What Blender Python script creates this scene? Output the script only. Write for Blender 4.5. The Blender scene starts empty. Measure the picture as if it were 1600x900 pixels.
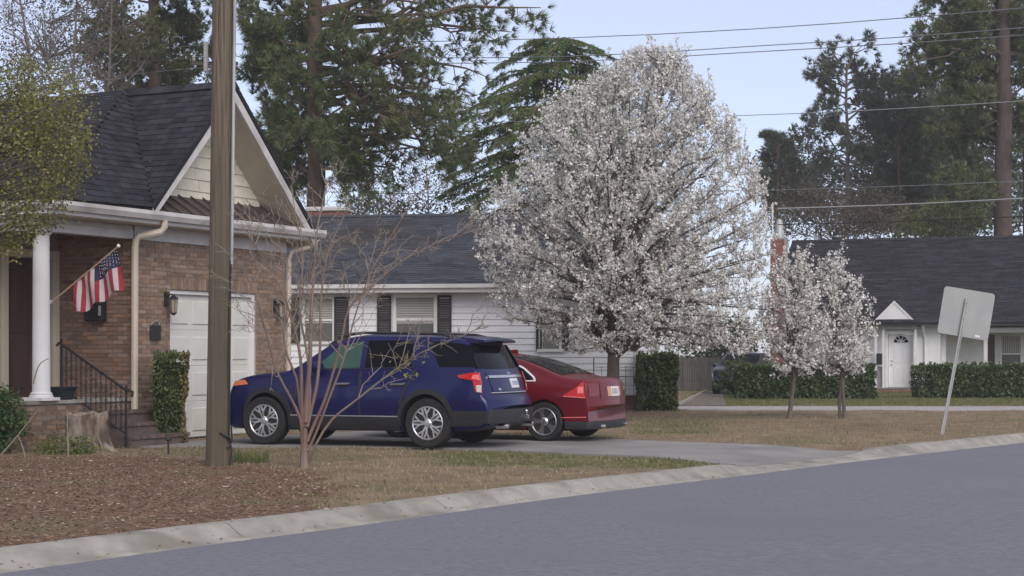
import bpy, bmesh, math, random
import numpy as np
from mathutils import Vector, Matrix

scene = bpy.context.scene
col = scene.collection
RNG = np.random.default_rng(7)
random.seed(7)
R = math.radians

# ---------------------------------------------------------------- camera, light, exposure
FPX, CX, HY, EYE = 2660.0, 800.0, 550.0, 1.5          # focal length in photo pixels, centre column, horizon row, eye height
cam = bpy.data.cameras.new('camera')
cam.sensor_width = 36.0
cam.lens = FPX / 1600 * 36.0
cam.shift_y = (HY - 450) / 1600
cam.clip_start, cam.clip_end = 0.1, 4000
cam_o = bpy.data.objects.new('camera', cam)
col.objects.link(cam_o)
cam_o.location = (0, 0, EYE)
cam_o.rotation_euler = (R(90), 0, 0)
scene.camera = cam_o

SUN_EL, SUN_AZ = R(38), R(158)                          # soft veiled sun behind the camera; azimuth clockwise from +Y
world = bpy.data.worlds.new('World')
scene.world = world
world.use_nodes = True
wn, wl = world.node_tree.nodes, world.node_tree.links
bg = wn['Background']
sky = wn.new('ShaderNodeTexSky')
sky.sky_type = 'NISHITA'
sky.sun_disc = False
sky.sun_elevation = SUN_EL
sky.sun_rotation = SUN_AZ
sky.air_density = 0.5
sky.dust_density = 1.0
sky.ozone_density = 2.0
tint = wn.new('ShaderNodeMix'); tint.data_type = 'RGBA'; tint.blend_type = 'MULTIPLY'
tint.inputs['Factor'].default_value = 1.0; tint.inputs['B'].default_value = (1.02, .95, .92, 1)
veil = wn.new('ShaderNodeMix'); veil.data_type = 'RGBA'; veil.blend_type = 'ADD'      # thin even cloud veil over the whole sky
veil.inputs['Factor'].default_value = 1.0; veil.inputs['B'].default_value = (2.62, 2.46, 2.34, 1)
wl.new(sky.outputs[0], tint.inputs['A']); wl.new(tint.outputs['Result'], veil.inputs['A']); wl.new(veil.outputs['Result'], bg.inputs[0])
bg.inputs[1].default_value = 0.11

sun = bpy.data.lights.new('sun', 'SUN')
sun.energy = 1.3
sun.angle = R(38)
sun.color = (1.0, 0.95, 0.88)
sun_o = bpy.data.objects.new('sun', sun)
col.objects.link(sun_o)
sd = Vector((math.sin(SUN_AZ) * math.cos(SUN_EL), math.cos(SUN_AZ) * math.cos(SUN_EL), math.sin(SUN_EL)))
sun_o.rotation_euler = (-sd).to_track_quat('-Z', 'Y').to_euler()

vs = scene.view_settings
vs.view_transform, vs.look, vs.exposure, vs.gamma = 'Standard', 'None', 0.56, 1.0
vs.use_curve_mapping = False

# ---------------------------------------------------------------- helpers
def P(px, py, d):
    return Vector(((px - CX) / FPX * d, d, EYE + (HY - py) / FPX * d))
def G(px, py, z=0.0):
    d = FPX * (EYE - z) / (py - HY)
    return Vector(((px - CX) / FPX * d, d, z))
def U(px, d, z=0.0):
    return Vector(((px - CX) / FPX * d, d, z))

class MB:
    def __init__(s):
        s.v, s.f, s.m = [], [], []
    def add(s, vs, fs, mi=0):
        o = len(s.v)
        s.v += [tuple(v) for v in vs]
        s.f += [tuple(i + o for i in f) for f in fs]
        s.m += [mi] * len(fs)
        return s
    def box(s, a, b, mi=0):
        x0, y0, z0 = a; x1, y1, z1 = b
        return s.hexa([(x0,y0,z0),(x1,y0,z0),(x1,y1,z0),(x0,y1,z0),(x0,y0,z1),(x1,y0,z1),(x1,y1,z1),(x0,y1,z1)], mi)
    def hexa(s, p, mi=0):
        return s.add(p, [(0,3,2,1),(4,5,6,7),(0,1,5,4),(1,2,6,5),(2,3,7,6),(3,0,4,7)], mi)
    def prism(s, poly, ext, mi=0):
        n = len(poly); e = Vector(ext)
        pts = [Vector(p) for p in poly]
        fs = [tuple(range(n)), tuple(range(2*n-1, n-1, -1))]
        fs += [(i, i+n, (i+1) % n + n, (i+1) % n) for i in range(n)]
        return s.add(pts + [p + e for p in pts], fs, mi)
    def tube(s, pts, rad, n=6, mi=0, cap=True):
        pts = [Vector(p) for p in pts]
        if not hasattr(rad, '__len__'): rad = [rad] * len(pts)
        vs, fs = [], []
        ref = None
        for i, p in enumerate(pts):
            t = (pts[min(i+1, len(pts)-1)] - pts[max(i-1, 0)])
            if t.length < 1e-9: t = Vector((0,0,1))
            t.normalize()
            if ref is None:
                ref = Vector((1,0,0)) if abs(t.x) < .8 else Vector((0,1,0))
            a = ref - t * ref.dot(t)
            if a.length < 1e-6: a = t.orthogonal()
            a.normalize(); b = t.cross(a); ref = a
            for k in range(n):
                an = 2*math.pi*k/n
                vs.append(p + (a*math.cos(an) + b*math.sin(an)) * rad[i])
        for i in range(len(pts)-1):
            for k in range(n):
                k2 = (k+1) % n
                fs.append((i*n+k, i*n+k2, (i+1)*n+k2, (i+1)*n+k))
        if cap:
            fs.append(tuple(range(n-1, -1, -1)))
            fs.append(tuple(range((len(pts)-1)*n, len(pts)*n)))
        return s.add(vs, fs, mi)
    def lathe(s, prof, n=24, origin=(0,0,0), axis='z', mi=0, closed=False):
        vs, fs = [], []
        for r, h in prof:
            for k in range(n):
                a = 2*math.pi*k/n
                c, q = r*math.cos(a), r*math.sin(a)
                p = {'z': (c, q, h), 'y': (c, h, -q), 'x': (h, c, q)}[axis]
                vs.append((p[0]+origin[0], p[1]+origin[1], p[2]+origin[2]))
        m = len(prof)
        for i in range(m if closed else m-1):
            j = (i+1) % m
            for k in range(n):
                k2 = (k+1) % n
                fs.append((i*n+k, i*n+k2, j*n+k2, j*n+k))
        if not closed:
            if prof[0][0] > 1e-4: fs.append(tuple(range(n-1, -1, -1)))
            if prof[-1][0] > 1e-4: fs.append(tuple(range((m-1)*n, m*n)))
        return s.add(vs, fs, mi)
    def grid(s, rows, mi=0):
        n = len(rows[0]); vs = [p for r in rows for p in r]
        fs = [(i*n+j, i*n+j+1, (i+1)*n+j+1, (i+1)*n+j) for i in range(len(rows)-1) for j in range(n-1)]
        return s.add(vs, fs, mi)
    def build(s, name, mats, parent=None, smooth=False, bevel=0.0, fix=True, ang=35):
        me = bpy.data.meshes.new(name)
        me.from_pydata(s.v, [], s.f)
        if not isinstance(mats, (list, tuple)): mats = [mats]
        for m in mats: me.materials.append(m)
        if len(mats) > 1: me.polygons.foreach_set('material_index', s.m)
        if fix:
            bm = bmesh.new(); bm.from_mesh(me)
            bmesh.ops.recalc_face_normals(bm, faces=bm.faces)
            bm.to_mesh(me); bm.free()
        if smooth:
            me.shade_smooth()
            me.set_sharp_from_angle(angle=R(ang))
        me.update()
        o = bpy.data.objects.new(name, me)
        col.objects.link(o)
        if parent is not None: o.parent = parent
        if bevel:
            b = o.modifiers.new('bevel', 'BEVEL'); b.width = bevel; b.segments = 2; b.limit_method = 'ANGLE'
        return o

def np_mesh(name, V, F, mat, parent=None):
    V = np.asarray(V, dtype=np.float32); F = np.asarray(F, dtype=np.int32)
    me = bpy.data.meshes.new(name)
    k = F.shape[1]
    me.vertices.add(len(V)); me.vertices.foreach_set('co', V.ravel())
    me.loops.add(F.size); me.loops.foreach_set('vertex_index', F.ravel())
    me.polygons.add(len(F)); me.polygons.foreach_set('loop_start', np.arange(0, F.size, k, dtype=np.int32))
    me.materials.append(mat)
    me.update(calc_edges=True)
    o = bpy.data.objects.new(name, me)
    col.objects.link(o)
    if parent is not None: o.parent = parent
    return o

def tag(o, label=None, cat=None, group=None, kind=None):
    if label: o['label'] = label
    if cat: o['category'] = cat
    if group: o['group'] = group
    if kind: o['kind'] = kind
    return o
def thing(name, loc, label, cat, rz=0.0, group=None):
    o = bpy.data.objects.new(name, None)
    o.empty_display_size = .2
    col.objects.link(o)
    o.location = loc; o.rotation_euler = (0, 0, rz)
    return tag(o, label, cat, group)
def copy_tree(o, parent=None):
    c = o.copy(); col.objects.link(c)
    if parent is not None: c.parent = parent
    for ch in list(o.children): copy_tree(ch, c)
    return c

# ---------------------------------------------------------------- materials
def M(name, c1, c2=None, scale=4.0, rough=.8, bump=0.0, bscale=60.0, metal=0.0, coat=0.0, isl=0.0, rnd=0.0,
      stretch=(1,1,1), spec=.5, contrast=1.0, c3=None, s3=.7, emit=None, detail=5.0, trans=0.0):
    m = bpy.data.materials.new(name); m.use_nodes = True
    nt = m.node_tree; N, L = nt.nodes, nt.links
    b = N['Principled BSDF']
    b.inputs['Roughness'].default_value = rough
    b.inputs['Metallic'].default_value = metal
    b.inputs['Specular IOR Level'].default_value = spec
    b.inputs['Coat Weight'].default_value = coat
    b.inputs['Coat Roughness'].default_value = .04
    tc = N.new('ShaderNodeTexCoord'); mp = N.new('ShaderNodeMapping')
    mp.inputs['Scale'].default_value = stretch
    L.new(tc.outputs['Object'], mp.inputs['Vector'])
    c2 = c2 or tuple(min(1, x*1.25) for x in c1)
    nz = N.new('ShaderNodeTexNoise'); nz.inputs['Scale'].default_value = scale; nz.inputs['Detail'].default_value = detail
    L.new(mp.outputs[0], nz.inputs['Vector'])
    mr = N.new('ShaderNodeMapRange'); mr.inputs['From Min'].default_value = .5-.22/contrast; mr.inputs['From Max'].default_value = .5+.22/contrast
    L.new(nz.outputs[0], mr.inputs['Value'])
    mx = N.new('ShaderNodeMix'); mx.data_type = 'RGBA'
    mx.inputs['A'].default_value = (*c1, 1); mx.inputs['B'].default_value = (*c2, 1)
    L.new(mr.outputs[0], mx.inputs['Factor'])
    out = mx.outputs['Result']
    if c3:
        n3 = N.new('ShaderNodeTexNoise'); n3.inputs['Scale'].default_value = s3; n3.inputs['Detail'].default_value = 3
        L.new(mp.outputs[0], n3.inputs['Vector'])
        r3 = N.new('ShaderNodeMapRange'); r3.inputs['From Min'].default_value = .48; r3.inputs['From Max'].default_value = .66
        L.new(n3.outputs[0], r3.inputs['Value'])
        m3 = N.new('ShaderNodeMix'); m3.data_type = 'RGBA'; m3.inputs['B'].default_value = (*c3, 1)
        L.new(out, m3.inputs['A']); L.new(r3.outputs[0], m3.inputs['Factor'])
        out = m3.outputs['Result']
    if isl or rnd:
        src = N.new('ShaderNodeNewGeometry').outputs['Random Per Island'] if isl else N.new('ShaderNodeObjectInfo').outputs['Random']
        a = isl or rnd
        r2 = N.new('ShaderNodeMapRange'); r2.inputs['To Min'].default_value = 1-a; r2.inputs['To Max'].default_value = 1+a
        L.new(src, r2.inputs['Value'])
        hs = N.new('ShaderNodeHueSaturation')
        L.new(out, hs.inputs['Color']); L.new(r2.outputs[0], hs.inputs['Value'])
        h2 = N.new('ShaderNodeMath'); h2.operation = 'MULTIPLY_ADD'; h2.inputs[1].default_value = 7.31; h2.inputs[2].default_value = 0
        f2 = N.new('ShaderNodeMath'); f2.operation = 'FRACT'
        L.new(src, h2.inputs[0]); L.new(h2.outputs[0], f2.inputs[0])
        r4 = N.new('ShaderNodeMapRange'); r4.inputs['To Min'].default_value = 1-a*.8; r4.inputs['To Max'].default_value = 1+a*.5
        L.new(f2.outputs[0], r4.inputs['Value']); L.new(r4.outputs[0], hs.inputs['Saturation'])
        out = hs.outputs['Color']
    L.new(out, b.inputs['Base Color'])
    if bump:
        nb = N.new('ShaderNodeTexNoise'); nb.inputs['Scale'].default_value = bscale; nb.inputs['Detail'].default_value = 4
        L.new(mp.outputs[0], nb.inputs['Vector'])
        bp = N.new('ShaderNodeBump'); bp.inputs['Strength'].default_value = bump; bp.inputs['Distance'].default_value = .02
        L.new(nb.outputs[0], bp.inputs['Height']); L.new(bp.outputs[0], b.inputs['Normal'])
    if trans:
        tb = N.new('ShaderNodeBsdfTranslucent'); ms = N.new('ShaderNodeMixShader'); ms.inputs[0].default_value = trans
        L.new(out, tb.inputs['Color']); L.new(b.outputs[0], ms.inputs[1]); L.new(tb.outputs[0], ms.inputs[2]); L.new(ms.outputs[0], N['Material Output'].inputs[0])
    if emit:
        b.inputs['Emission Color'].default_value = (*emit[0], 1); b.inputs['Emission Strength'].default_value = emit[1]
    return m

mat = {}
mat['asphalt'] = M('asphalt', (.130,.135,.160), (.196,.202,.230), 16, .9, .35, 220, c3=(.150,.155,.180), s3=.35, detail=10)
mat['kerb'] = M('kerb_concrete', (.25,.235,.205), (.36,.34,.30), 5, .9, .4, 70, c3=(.20,.185,.155), s3=1.6, rnd=.10)
mat['drive'] = M('drive_concrete', (.215,.207,.20), (.28,.27,.262), 1.5, .9, .2, 120, c3=(.175,.168,.16), s3=.5)
mat['mortar'] = M('mortar', (.30,.255,.22), (.37,.325,.28), 12, .95, .2, 150)
mat['brick'] = M('brick_clay', (.180,.108,.076), (.29,.188,.135), 14, .9, .3, 160, rnd=.30)
mat['brick_i'] = M('brick_clay_run', (.175,.116,.080), (.275,.192,.138), 14, .9, .3, 160, isl=.30)
mat['brick_d'] = M('step_brick', (.085,.062,.055), (.14,.10,.09), 10, .9, .3, 160, isl=.2)
mat['redbrick'] = M('red_brick', (.20,.075,.06), (.28,.115,.09), 12, .9, .3, 120, isl=.2)
mat['roof'] = M('dark_shingle', (.020,.021,.026), (.040,.041,.049), 5, .95, .3, 200, isl=.32, spec=.2)
mat['roof2'] = M('slate_shingle', (.042,.048,.060), (.068,.074,.090), 3, .95, .3, 200, isl=.25, spec=.2, c3=(.058,.052,.050), s3=.5)
mat['roof_u'] = M('roof_felt', (.018,.018,.021), (.03,.03,.034), 5, .95, spec=.2)
mat['white'] = M('white_paint', (.66,.66,.66), (.76,.76,.75), 2, .55, .03, 40, c3=(.60,.59,.57), s3=1.0)
mat['siding'] = M('white_siding', (.68,.69,.71), (.77,.78,.80), 1.3, .5, .02, 40, rnd=.03)
mat['cream'] = M('cream_siding', (.60,.575,.46), (.69,.665,.55), 6, .8, .15, 60, rnd=.05)
mat['tan'] = M('tan_soffit', (.46,.41,.32), (.52,.47,.38), 3, .8)
mat['trim'] = M('grey_white_trim', (.46,.45,.44), (.58,.57,.56), 4, .6, c3=(.36,.34,.32), s3=2.0)
mat['beige'] = M('beige_downspout', (.50,.44,.36), (.56,.49,.41), 3, .5)
mat['bronze'] = M('bronze_metal_roof', (.075,.058,.054), (.10,.08,.074), 3, .45, metal=.3)
mat['gdoor'] = M('garage_door_paint', (.56,.56,.51), (.63,.63,.58), 2, .5, .02, 40)
mat['door'] = M('dark_red_door', (.055,.03,.026), (.085,.045,.04), 6, .5, stretch=(1,1,.2))
mat['iron'] = M('black_iron', (.012,.012,.014), (.022,.022,.024), 20, .45)
mat['black'] = M('black_plastic', (.014,.014,.016), (.022,.022,.025), 20, .55)
mat['rubber'] = M('tyre_rubber', (.012,.012,.013), (.020,.020,.021), 30, .85)
mat['chrome'] = M('chrome', (.62,.62,.63), (.72,.72,.73), 10, .18, metal=1)
mat['alloy'] = M('alloy_rim', (.62,.62,.63), (.74,.74,.75), 8, .30, metal=.9)
mat['alloy_d'] = M('grey_alloy_rim', (.50,.50,.52), (.60,.60,.62), 8, .30, metal=.9)
mat['glass'] = M('tinted_glass', (.004,.005,.008), (.007,.008,.012), 2, .05, spec=.07)
mat['glass_view'] = M('painted_view_glass', (.040,.085,.072), (.06,.115,.098), 3, .12, spec=.1)  # pale green light seen through the cabin, put into the glass colour
mat['pane'] = M('window_pane', (.10,.105,.10), (.16,.165,.155), 2, .12, spec=.6)
mat['blind'] = M('window_blind', (.36,.36,.33), (.44,.44,.41), 2, .7, stretch=(.3,.3,14))
mat['shutter'] = M('black_shutter', (.018,.017,.018), (.03,.028,.028), 8, .6)
mat['blue'] = M('blue_car_paint', (.0045,.006,.060), (.006,.008,.080), 1.2, .34, metal=.2, coat=.34, spec=.35)
mat['red'] = M('red_car_paint', (.120,.005,.011), (.150,.006,.014), 1.2, .34, metal=.2, coat=.35, spec=.35)
mat['navy'] = M('dark_grey_car_paint', (.010,.011,.016), (.014,.015,.022), 1.2, .4, metal=.2, coat=.3)
mat['tail'] = M('tail_lens', (.42,.012,.012), (.55,.02,.02), 30, .12, coat=.6)
mat['tail_hi'] = M('tail_lens_bright', (.80,.12,.12), (.85,.25,.25), 30, .1, coat=.6)
mat['tail_d'] = M('tail_lens_dark', (.13,.008,.010), (.17,.012,.014), 30, .12, coat=.6)
mat['lens'] = M('clear_lens', (.55,.52,.45), (.65,.62,.55), 30, .15, coat=.5)
mat['amber'] = M('amber_lens', (.60,.16,.06), (.66,.22,.10), 30, .15, coat=.5)
mat['plate'] = M('licence_plate', (.62,.64,.66), (.70,.72,.74), 10, .4)
mat['plate_o'] = M('orange_plate_band', (.60,.28,.10), (.66,.34,.15), 10, .4)
mat['ink'] = M('plate_ink', (.16,.18,.30), (.20,.22,.35), 10, .5)
mat['pole'] = M('weathered_pole', (.082,.062,.044), (.185,.146,.106), 34, .9, .9, 60, stretch=(1,1,.035), c3=(.090,.080,.055), s3=2.2, contrast=1.5)
mat['galv'] = M('galvanised_metal', (.34,.36,.35), (.42,.43,.42), 4, .5, metal=.25, c3=(.30,.31,.33), s3=1.5)
mat['signback'] = M('sign_back', (.30,.315,.295), (.345,.36,.34), 2.5, .55, metal=.15, c3=(.30,.31,.33), s3=1.6)
mat['wire'] = M('grey_wire', (.16,.17,.18), (.20,.21,.22), 3, .6)
mat['wire_l'] = M('pale_wire', (.28,.30,.30), (.33,.35,.35), 3, .5)
mat['bark_pine'] = M('pine_bark', (.085,.060,.042), (.16,.115,.082), 6, .95, .8, 12, stretch=(1,1,.35), contrast=1.3)
mat['bark_red'] = M('red_pine_bark', (.052,.038,.034), (.095,.072,.062), 6, .95, .8, 12, stretch=(1,1,.35))
mat['bark_grey'] = M('grey_bark', (.10,.085,.075), (.17,.15,.135), 8, .95, .5, 30, stretch=(1,1,.3))
mat['bark_pear'] = M('pear_bark', (.085,.070,.060), (.145,.125,.11), 9, .95, .5, 30, stretch=(1,1,.25))
mat['bark_myrtle'] = M('myrtle_bark', (.140,.085,.066), (.205,.145,.116), 7, .75, .2, 40, stretch=(1,1,.2), c3=(.22,.19,.15), s3=1.3)
mat['twig'] = M('pale_twig', (.20,.165,.135), (.28,.24,.20), 6, .85)
mat['twig_d'] = M('dark_twig', (.10,.083,.075), (.16,.135,.125), 6, .9)
mat['needle'] = M('pine_needle', (.105,.155,.062), (.180,.225,.090), .35, .8, isl=.45, spec=.25, c3=(.175,.180,.075), s3=.25, trans=.35)
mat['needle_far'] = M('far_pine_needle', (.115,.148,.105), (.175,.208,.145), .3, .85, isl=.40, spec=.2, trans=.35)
mat['cedar'] = M('cedar_needle', (.095,.165,.055), (.16,.235,.08), .5, .8, isl=.4, spec=.25, trans=.3)
mat['leaf_d'] = M('dark_leaf', (.055,.090,.035), (.100,.145,.055), 1.0, .6, isl=.45, spec=.4, trans=.3)
mat['leaf_h'] = M('hedge_leaf', (.075,.112,.036), (.140,.180,.060), 2.0, .6, isl=.5, spec=.4, trans=.3)
mat['leaf_y'] = M('yellow_green_leaf', (.12,.15,.045), (.19,.21,.07), 1.2, .7, isl=.45, spec=.3, trans=.35)
mat['leaf_o'] = M('olive_leaf', (.185,.195,.062), (.275,.265,.092), 1.2, .75, isl=.45, spec=.3, trans=.4)
mat['leaf_b'] = M('bush_leaf', (.055,.105,.035), (.10,.165,.055), 2.0, .7, isl=.4, spec=.3, trans=.35)
mat['leaf_r'] = M('rust_leaf', (.20,.13,.05), (.15,.14,.05), 2.0, .7, isl=.4, spec=.3)
mat['petal'] = M('white_blossom', (.66,.65,.61), (.78,.77,.74), 1.2, .75, isl=.22, spec=.2, trans=.25)
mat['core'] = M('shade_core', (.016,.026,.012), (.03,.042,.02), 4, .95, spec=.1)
mat['litter'] = M('leaf_litter', (.17,.105,.068), (.26,.175,.118), 2.0, .9, isl=.5, spec=.2)
mat['blade_dry'] = M('dry_grass_blade', (.25,.195,.12), (.33,.265,.17), .6, .9, isl=.3, spec=.2)
mat['blade_g'] = M('green_grass_blade', (.085,.11,.032), (.15,.17,.06), .6, .9, isl=.35, spec=.2)
mat['fence'] = M('grey_fence_board', (.050,.047,.044), (.085,.080,.074), 4, .9, rnd=.2, stretch=(1,1,.2))
mat['stump'] = M('stump_wood', (.17,.13,.10), (.36,.31,.26), 16, .95, .9, 30, stretch=(1,1,.3), c3=(.10,.07,.05), s3=5)
mat['planter'] = M('dark_green_plastic', (.014,.024,.026), (.022,.034,.036), 10, .5)
mat['lamp_glass'] = M('lantern_glass', (.30,.27,.20), (.38,.35,.27), 10, .3)
mat['fl_red'] = M('flag_red', (.28,.022,.035), (.34,.03,.045), 10, .8)
mat['fl_white'] = M('flag_white', (.48,.42,.42), (.55,.50,.50), 10, .8)
mat['fl_blue'] = M('flag_blue', (.022,.022,.06), (.03,.03,.08), 10, .8)
mat['poleW'] = M('flag_pole_wood', (.40,.28,.18), (.48,.35,.24), 10, .6)

def ground_mat():
    m = bpy.data.materials.new('yard_ground'); m.use_nodes = True
    N, L = m.node_tree.nodes, m.node_tree.links
    b = N['Principled BSDF']; b.inputs['Roughness'].default_value = .95; b.inputs['Specular IOR Level'].default_value = .15
    at = N.new('ShaderNodeAttribute'); at.attribute_name = 'cover'
    sp = N.new('ShaderNodeSeparateColor'); L.new(at.outputs['Color'], sp.inputs[0])
    tc = N.new('ShaderNodeTexCoord')
    def nz(s, d=5):
        n = N.new('ShaderNodeTexNoise'); n.inputs['Scale'].default_value = s; n.inputs['Detail'].default_value = d
        L.new(tc.outputs['Object'], n.inputs['Vector']); return n.outputs[0]
    def mix(a, bb, f):
        x = N.new('ShaderNodeMix'); x.data_type = 'RGBA'
        for k, v in (('A', a), ('B', bb)):
            if isinstance(v, tuple): x.inputs[k].default_value = (*v, 1)
            else: L.new(v, x.inputs[k])
        L.new(f, x.inputs['Factor']); return x.outputs['Result']
    def rng(v, a, c):
        r = N.new('ShaderNodeMapRange'); r.inputs['From Min'].default_value = a; r.inputs['From Max'].default_value = c
        L.new(v, r.inputs['Value']); return r.outputs[0]
    def addm(a, c, k):
        t = N.new('ShaderNodeMath'); t.operation = 'MULTIPLY_ADD'; t.inputs[1].default_value = k
        L.new(c, t.inputs[0]); L.new(a, t.inputs[2]); return t.outputs[0]
    dry = mix((.185,.140,.095), (.255,.195,.130), rng(nz(1.7), .38, .62))
    dry = mix(dry, (.15,.135,.07), rng(nz(.5), .5, .72))
    mul = mix((.125,.078,.052), (.205,.132,.090), rng(nz(7, 8), .4, .62))
    mul = mix(mul, (.15,.125,.075), rng(nz(.9), .52, .68))
    grn = mix((.085,.095,.035), (.145,.145,.060), rng(nz(3), .4, .6))
    big = nz(1.3, 6)
    half = N.new('ShaderNodeMath'); half.operation = 'SUBTRACT'; half.inputs[1].default_value = .5; L.new(big, half.inputs[0])
    fm = rng(addm(sp.outputs[0], half.outputs[0], 1.3), .35, .65)
    fg = rng(addm(sp.outputs[1], half.outputs[0], 1.3), .35, .75)
    c = mix(mix(dry, grn, fg), mul, fm)
    L.new(c, b.inputs['Base Color'])
    bp = N.new('ShaderNodeBump'); bp.inputs['Strength'].default_value = .7; bp.inputs['Distance'].default_value = .03
    L.new(nz(28, 6), bp.inputs['Height']); L.new(bp.outputs[0], b.inputs['Normal'])
    return m
mat['yard'] = ground_mat()

# ---------------------------------------------------------------- foliage clouds
def runit(n):
    v = RNG.normal(size=(n, 3)); return v / np.linalg.norm(v, axis=1, keepdims=True)
def leaf_cloud(C, size, aspect=.6, var=.4, up=0.0):
    C = np.asarray(C, dtype=float); n = len(C)
    a = runit(n)
    b = runit(n); b -= a * (a*b).sum(1, keepdims=True); b /= np.linalg.norm(b, axis=1, keepdims=True)
    s = size * (1 + var * RNG.uniform(-1, 1, (n, 1)))
    a = a * s; b = b * s * aspect
    V = np.stack([C - a, C + b*1.0, C + a, C - b*1.0], 1).reshape(-1, 3)
    return V, np.arange(4*n).reshape(n, 4)
def needle_cloud(C, D, n, length, width, spread=.8):
    C = np.repeat(np.asarray(C, dtype=float), n, 0); D = np.repeat(np.asarray(D, dtype=float), n, 0)
    d = D + spread * runit(len(C)); d /= np.linalg.norm(d, axis=1, keepdims=True)
    l = length * RNG.uniform(.6, 1.15, (len(C), 1))
    s = np.cross(d, runit(len(C))); s /= np.linalg.norm(s, axis=1, keepdims=True)
    V = np.stack([C - s*width/2, C + s*width/2, C + d*l], 1).reshape(-1, 3)
    return V, np.arange(3*len(C)).reshape(-1, 3)
def crown(name, V, F, m, parent):
    return tag(np_mesh(name, V, F, m, parent), kind='stuff')
def wander(p0, p1, n=5, amp=.08, arch=0.0):
    p0, p1 = Vector(p0), Vector(p1); L = (p1-p0).length
    pts = []
    for i in range(n+1):
        t = i/n
        w = math.sin(math.pi*t)
        j = Vector((random.gauss(0,1), random.gauss(0,1), random.gauss(0,1))) * amp * L * (0 if i in (0, n) else .5)
        pts.append(p0.lerp(p1, t) + j + Vector((0,0,arch*L*w)))
    return pts
def tapered(mb, pts, r0, r1, n=6):
    k = len(pts)-1
    mb.tube(pts, [r0 + (r1-r0)*(i/k) for i in range(k+1)], n)
def along(pts, t):
    k = len(pts)-1; f = min(max(t, 0), .9999)*k; i = int(f)
    return pts[i].lerp(pts[i+1], f-i), (pts[i+1]-pts[i]).normalized()
# ---------------------------------------------------------------- ground, kerb, road
kp = [G(0,856), G(250,824), G(500,797), G(687,771.5), G(837,756), G(950,743.5), G(1100,728), G(1150,722.5), G(1352,700.5), G(1487,685), G(1600,676)]
d0 = Vector((.533,.846,0)); d1 = Vector((.615,.788,0))
ctrl = [kp[0]-d0*36, kp[0]-d0*12] + [kp[0], kp[2], kp[4], kp[6], kp[8], kp[10]] + [kp[10]+d1*14, kp[10]+d1*60, kp[10]+d1*150]
def catmull(c, step=.3):
    c = [c[0]*2-c[1]] + c + [c[-1]*2-c[-2]]; out = []
    for i in range(1, len(c)-2):
        a, b, d, e = c[i-1], c[i], c[i+1], c[i+2]
        n = max(2, int((d-b).length/step))
        for k in range(n):
            t = k/n
            out.append(.5*((2*b) + (d-a)*t + (2*a-5*b+4*d-e)*t*t + (3*b-a-3*d+e)*t**3))
    out.append(c[-2]); return out
KC = catmull(ctrl)
KX = np.array([(p.x, p.y) for p in KC])
KS = np.concatenate([[0], np.cumsum(np.linalg.norm(np.diff(KX, axis=0), axis=1))])
KT = np.gradient(KX, axis=0); KT /= np.linalg.norm(KT, axis=1, keepdims=True)
KN = np.stack([-KT[:,1], KT[:,0]], 1)                     # inward normal (to the left of travel)
def kxy(s, w):
    x = np.interp(s, KS, KX[:,0]) + w*np.interp(s, KS, KN[:,0])
    y = np.interp(s, KS, KX[:,1]) + w*np.interp(s, KS, KN[:,1])
    return x, y
def proj(x, y):
    d = np.hypot(KX[:,0]-x, KX[:,1]-y); i = int(d.argmin())
    v = np.array([x, y]) - KX[i]
    return KS[i] + v @ KT[i], v @ KN[i]
def sst(a, b, x):
    t = np.clip((x-a)/(b-a), 0, 1); return t*t*(3-2*t)
S_A = proj(*G(1140,723)[:2])[0]; S_B = proj(*G(1300,704)[:2])[0]
def kz(s):                                               # kerb top: dropped across the driveway mouth
    s = np.asarray(s, dtype=float)
    return -.085*sst(S_A-.5, S_A+.6, s)*(1-sst(S_B+.1, S_B+1.2, s))
def bump(x, y):
    return .012*np.sin(1.7*x+.6*y)*np.sin(1.1*y-.5*x) + .006*np.sin(5.1*x+2)*np.sin(4.3*y)
def yz(s, w):
    x, y = kxy(s, w)
    return kz(s)*(1-sst(.1, 1.5, w)) + bump(x, y)*sst(.05, .6, w) - .012*(1-sst(0,.25,w))
def gz(x, y):
    s, w = proj(x, y); return float(yz(s, max(w, 0)))
def cover(x, y):
    d = np.maximum(y, 3.0); px = CX + FPX*x/d; py = HY + FPX*EYE/d
    m = sst(-14, 16, py - (712 + .10*np.maximum(0, px-250))) * (1 - sst(430, 640, px + .6*(py-735)))
    g = .75*sst(600, 720, px)*(1-sst(1080, 1160, px))*(1-sst(7, 18, np.abs(py-(714+.018*(px-640)))))
    g = np.maximum(g, .8*(1-sst(632, 637, py))*sst(1050, 1120, px))
    g = np.maximum(g, .6*(1-sst(8, 16, np.abs(py-668)))*sst(960, 1010, px)*(1-sst(1090, 1170, px)))
    g = np.maximum(g, .35*(1-sst(6, 16, np.abs(py-702)))*sst(180, 240, px)*(1-sst(420, 520, px)))
    g = np.maximum(g, .25*sst(250, 500, px)*(1-sst(12, 40, np.abs(py-775)))*(1-sst(560, 700, px)))
    return m, g

base = MB()
ring = [(700*math.cos(2*math.pi*k/48), 700*math.sin(2*math.pi*k/48), -.17) for k in range(48)]
base.add(ring, [tuple(range(48))])
tag(base.build('ground', M('far_ground', (.13,.115,.075), (.18,.155,.10), .3, .95, spec=.15), fix=False), kind='structure')

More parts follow.
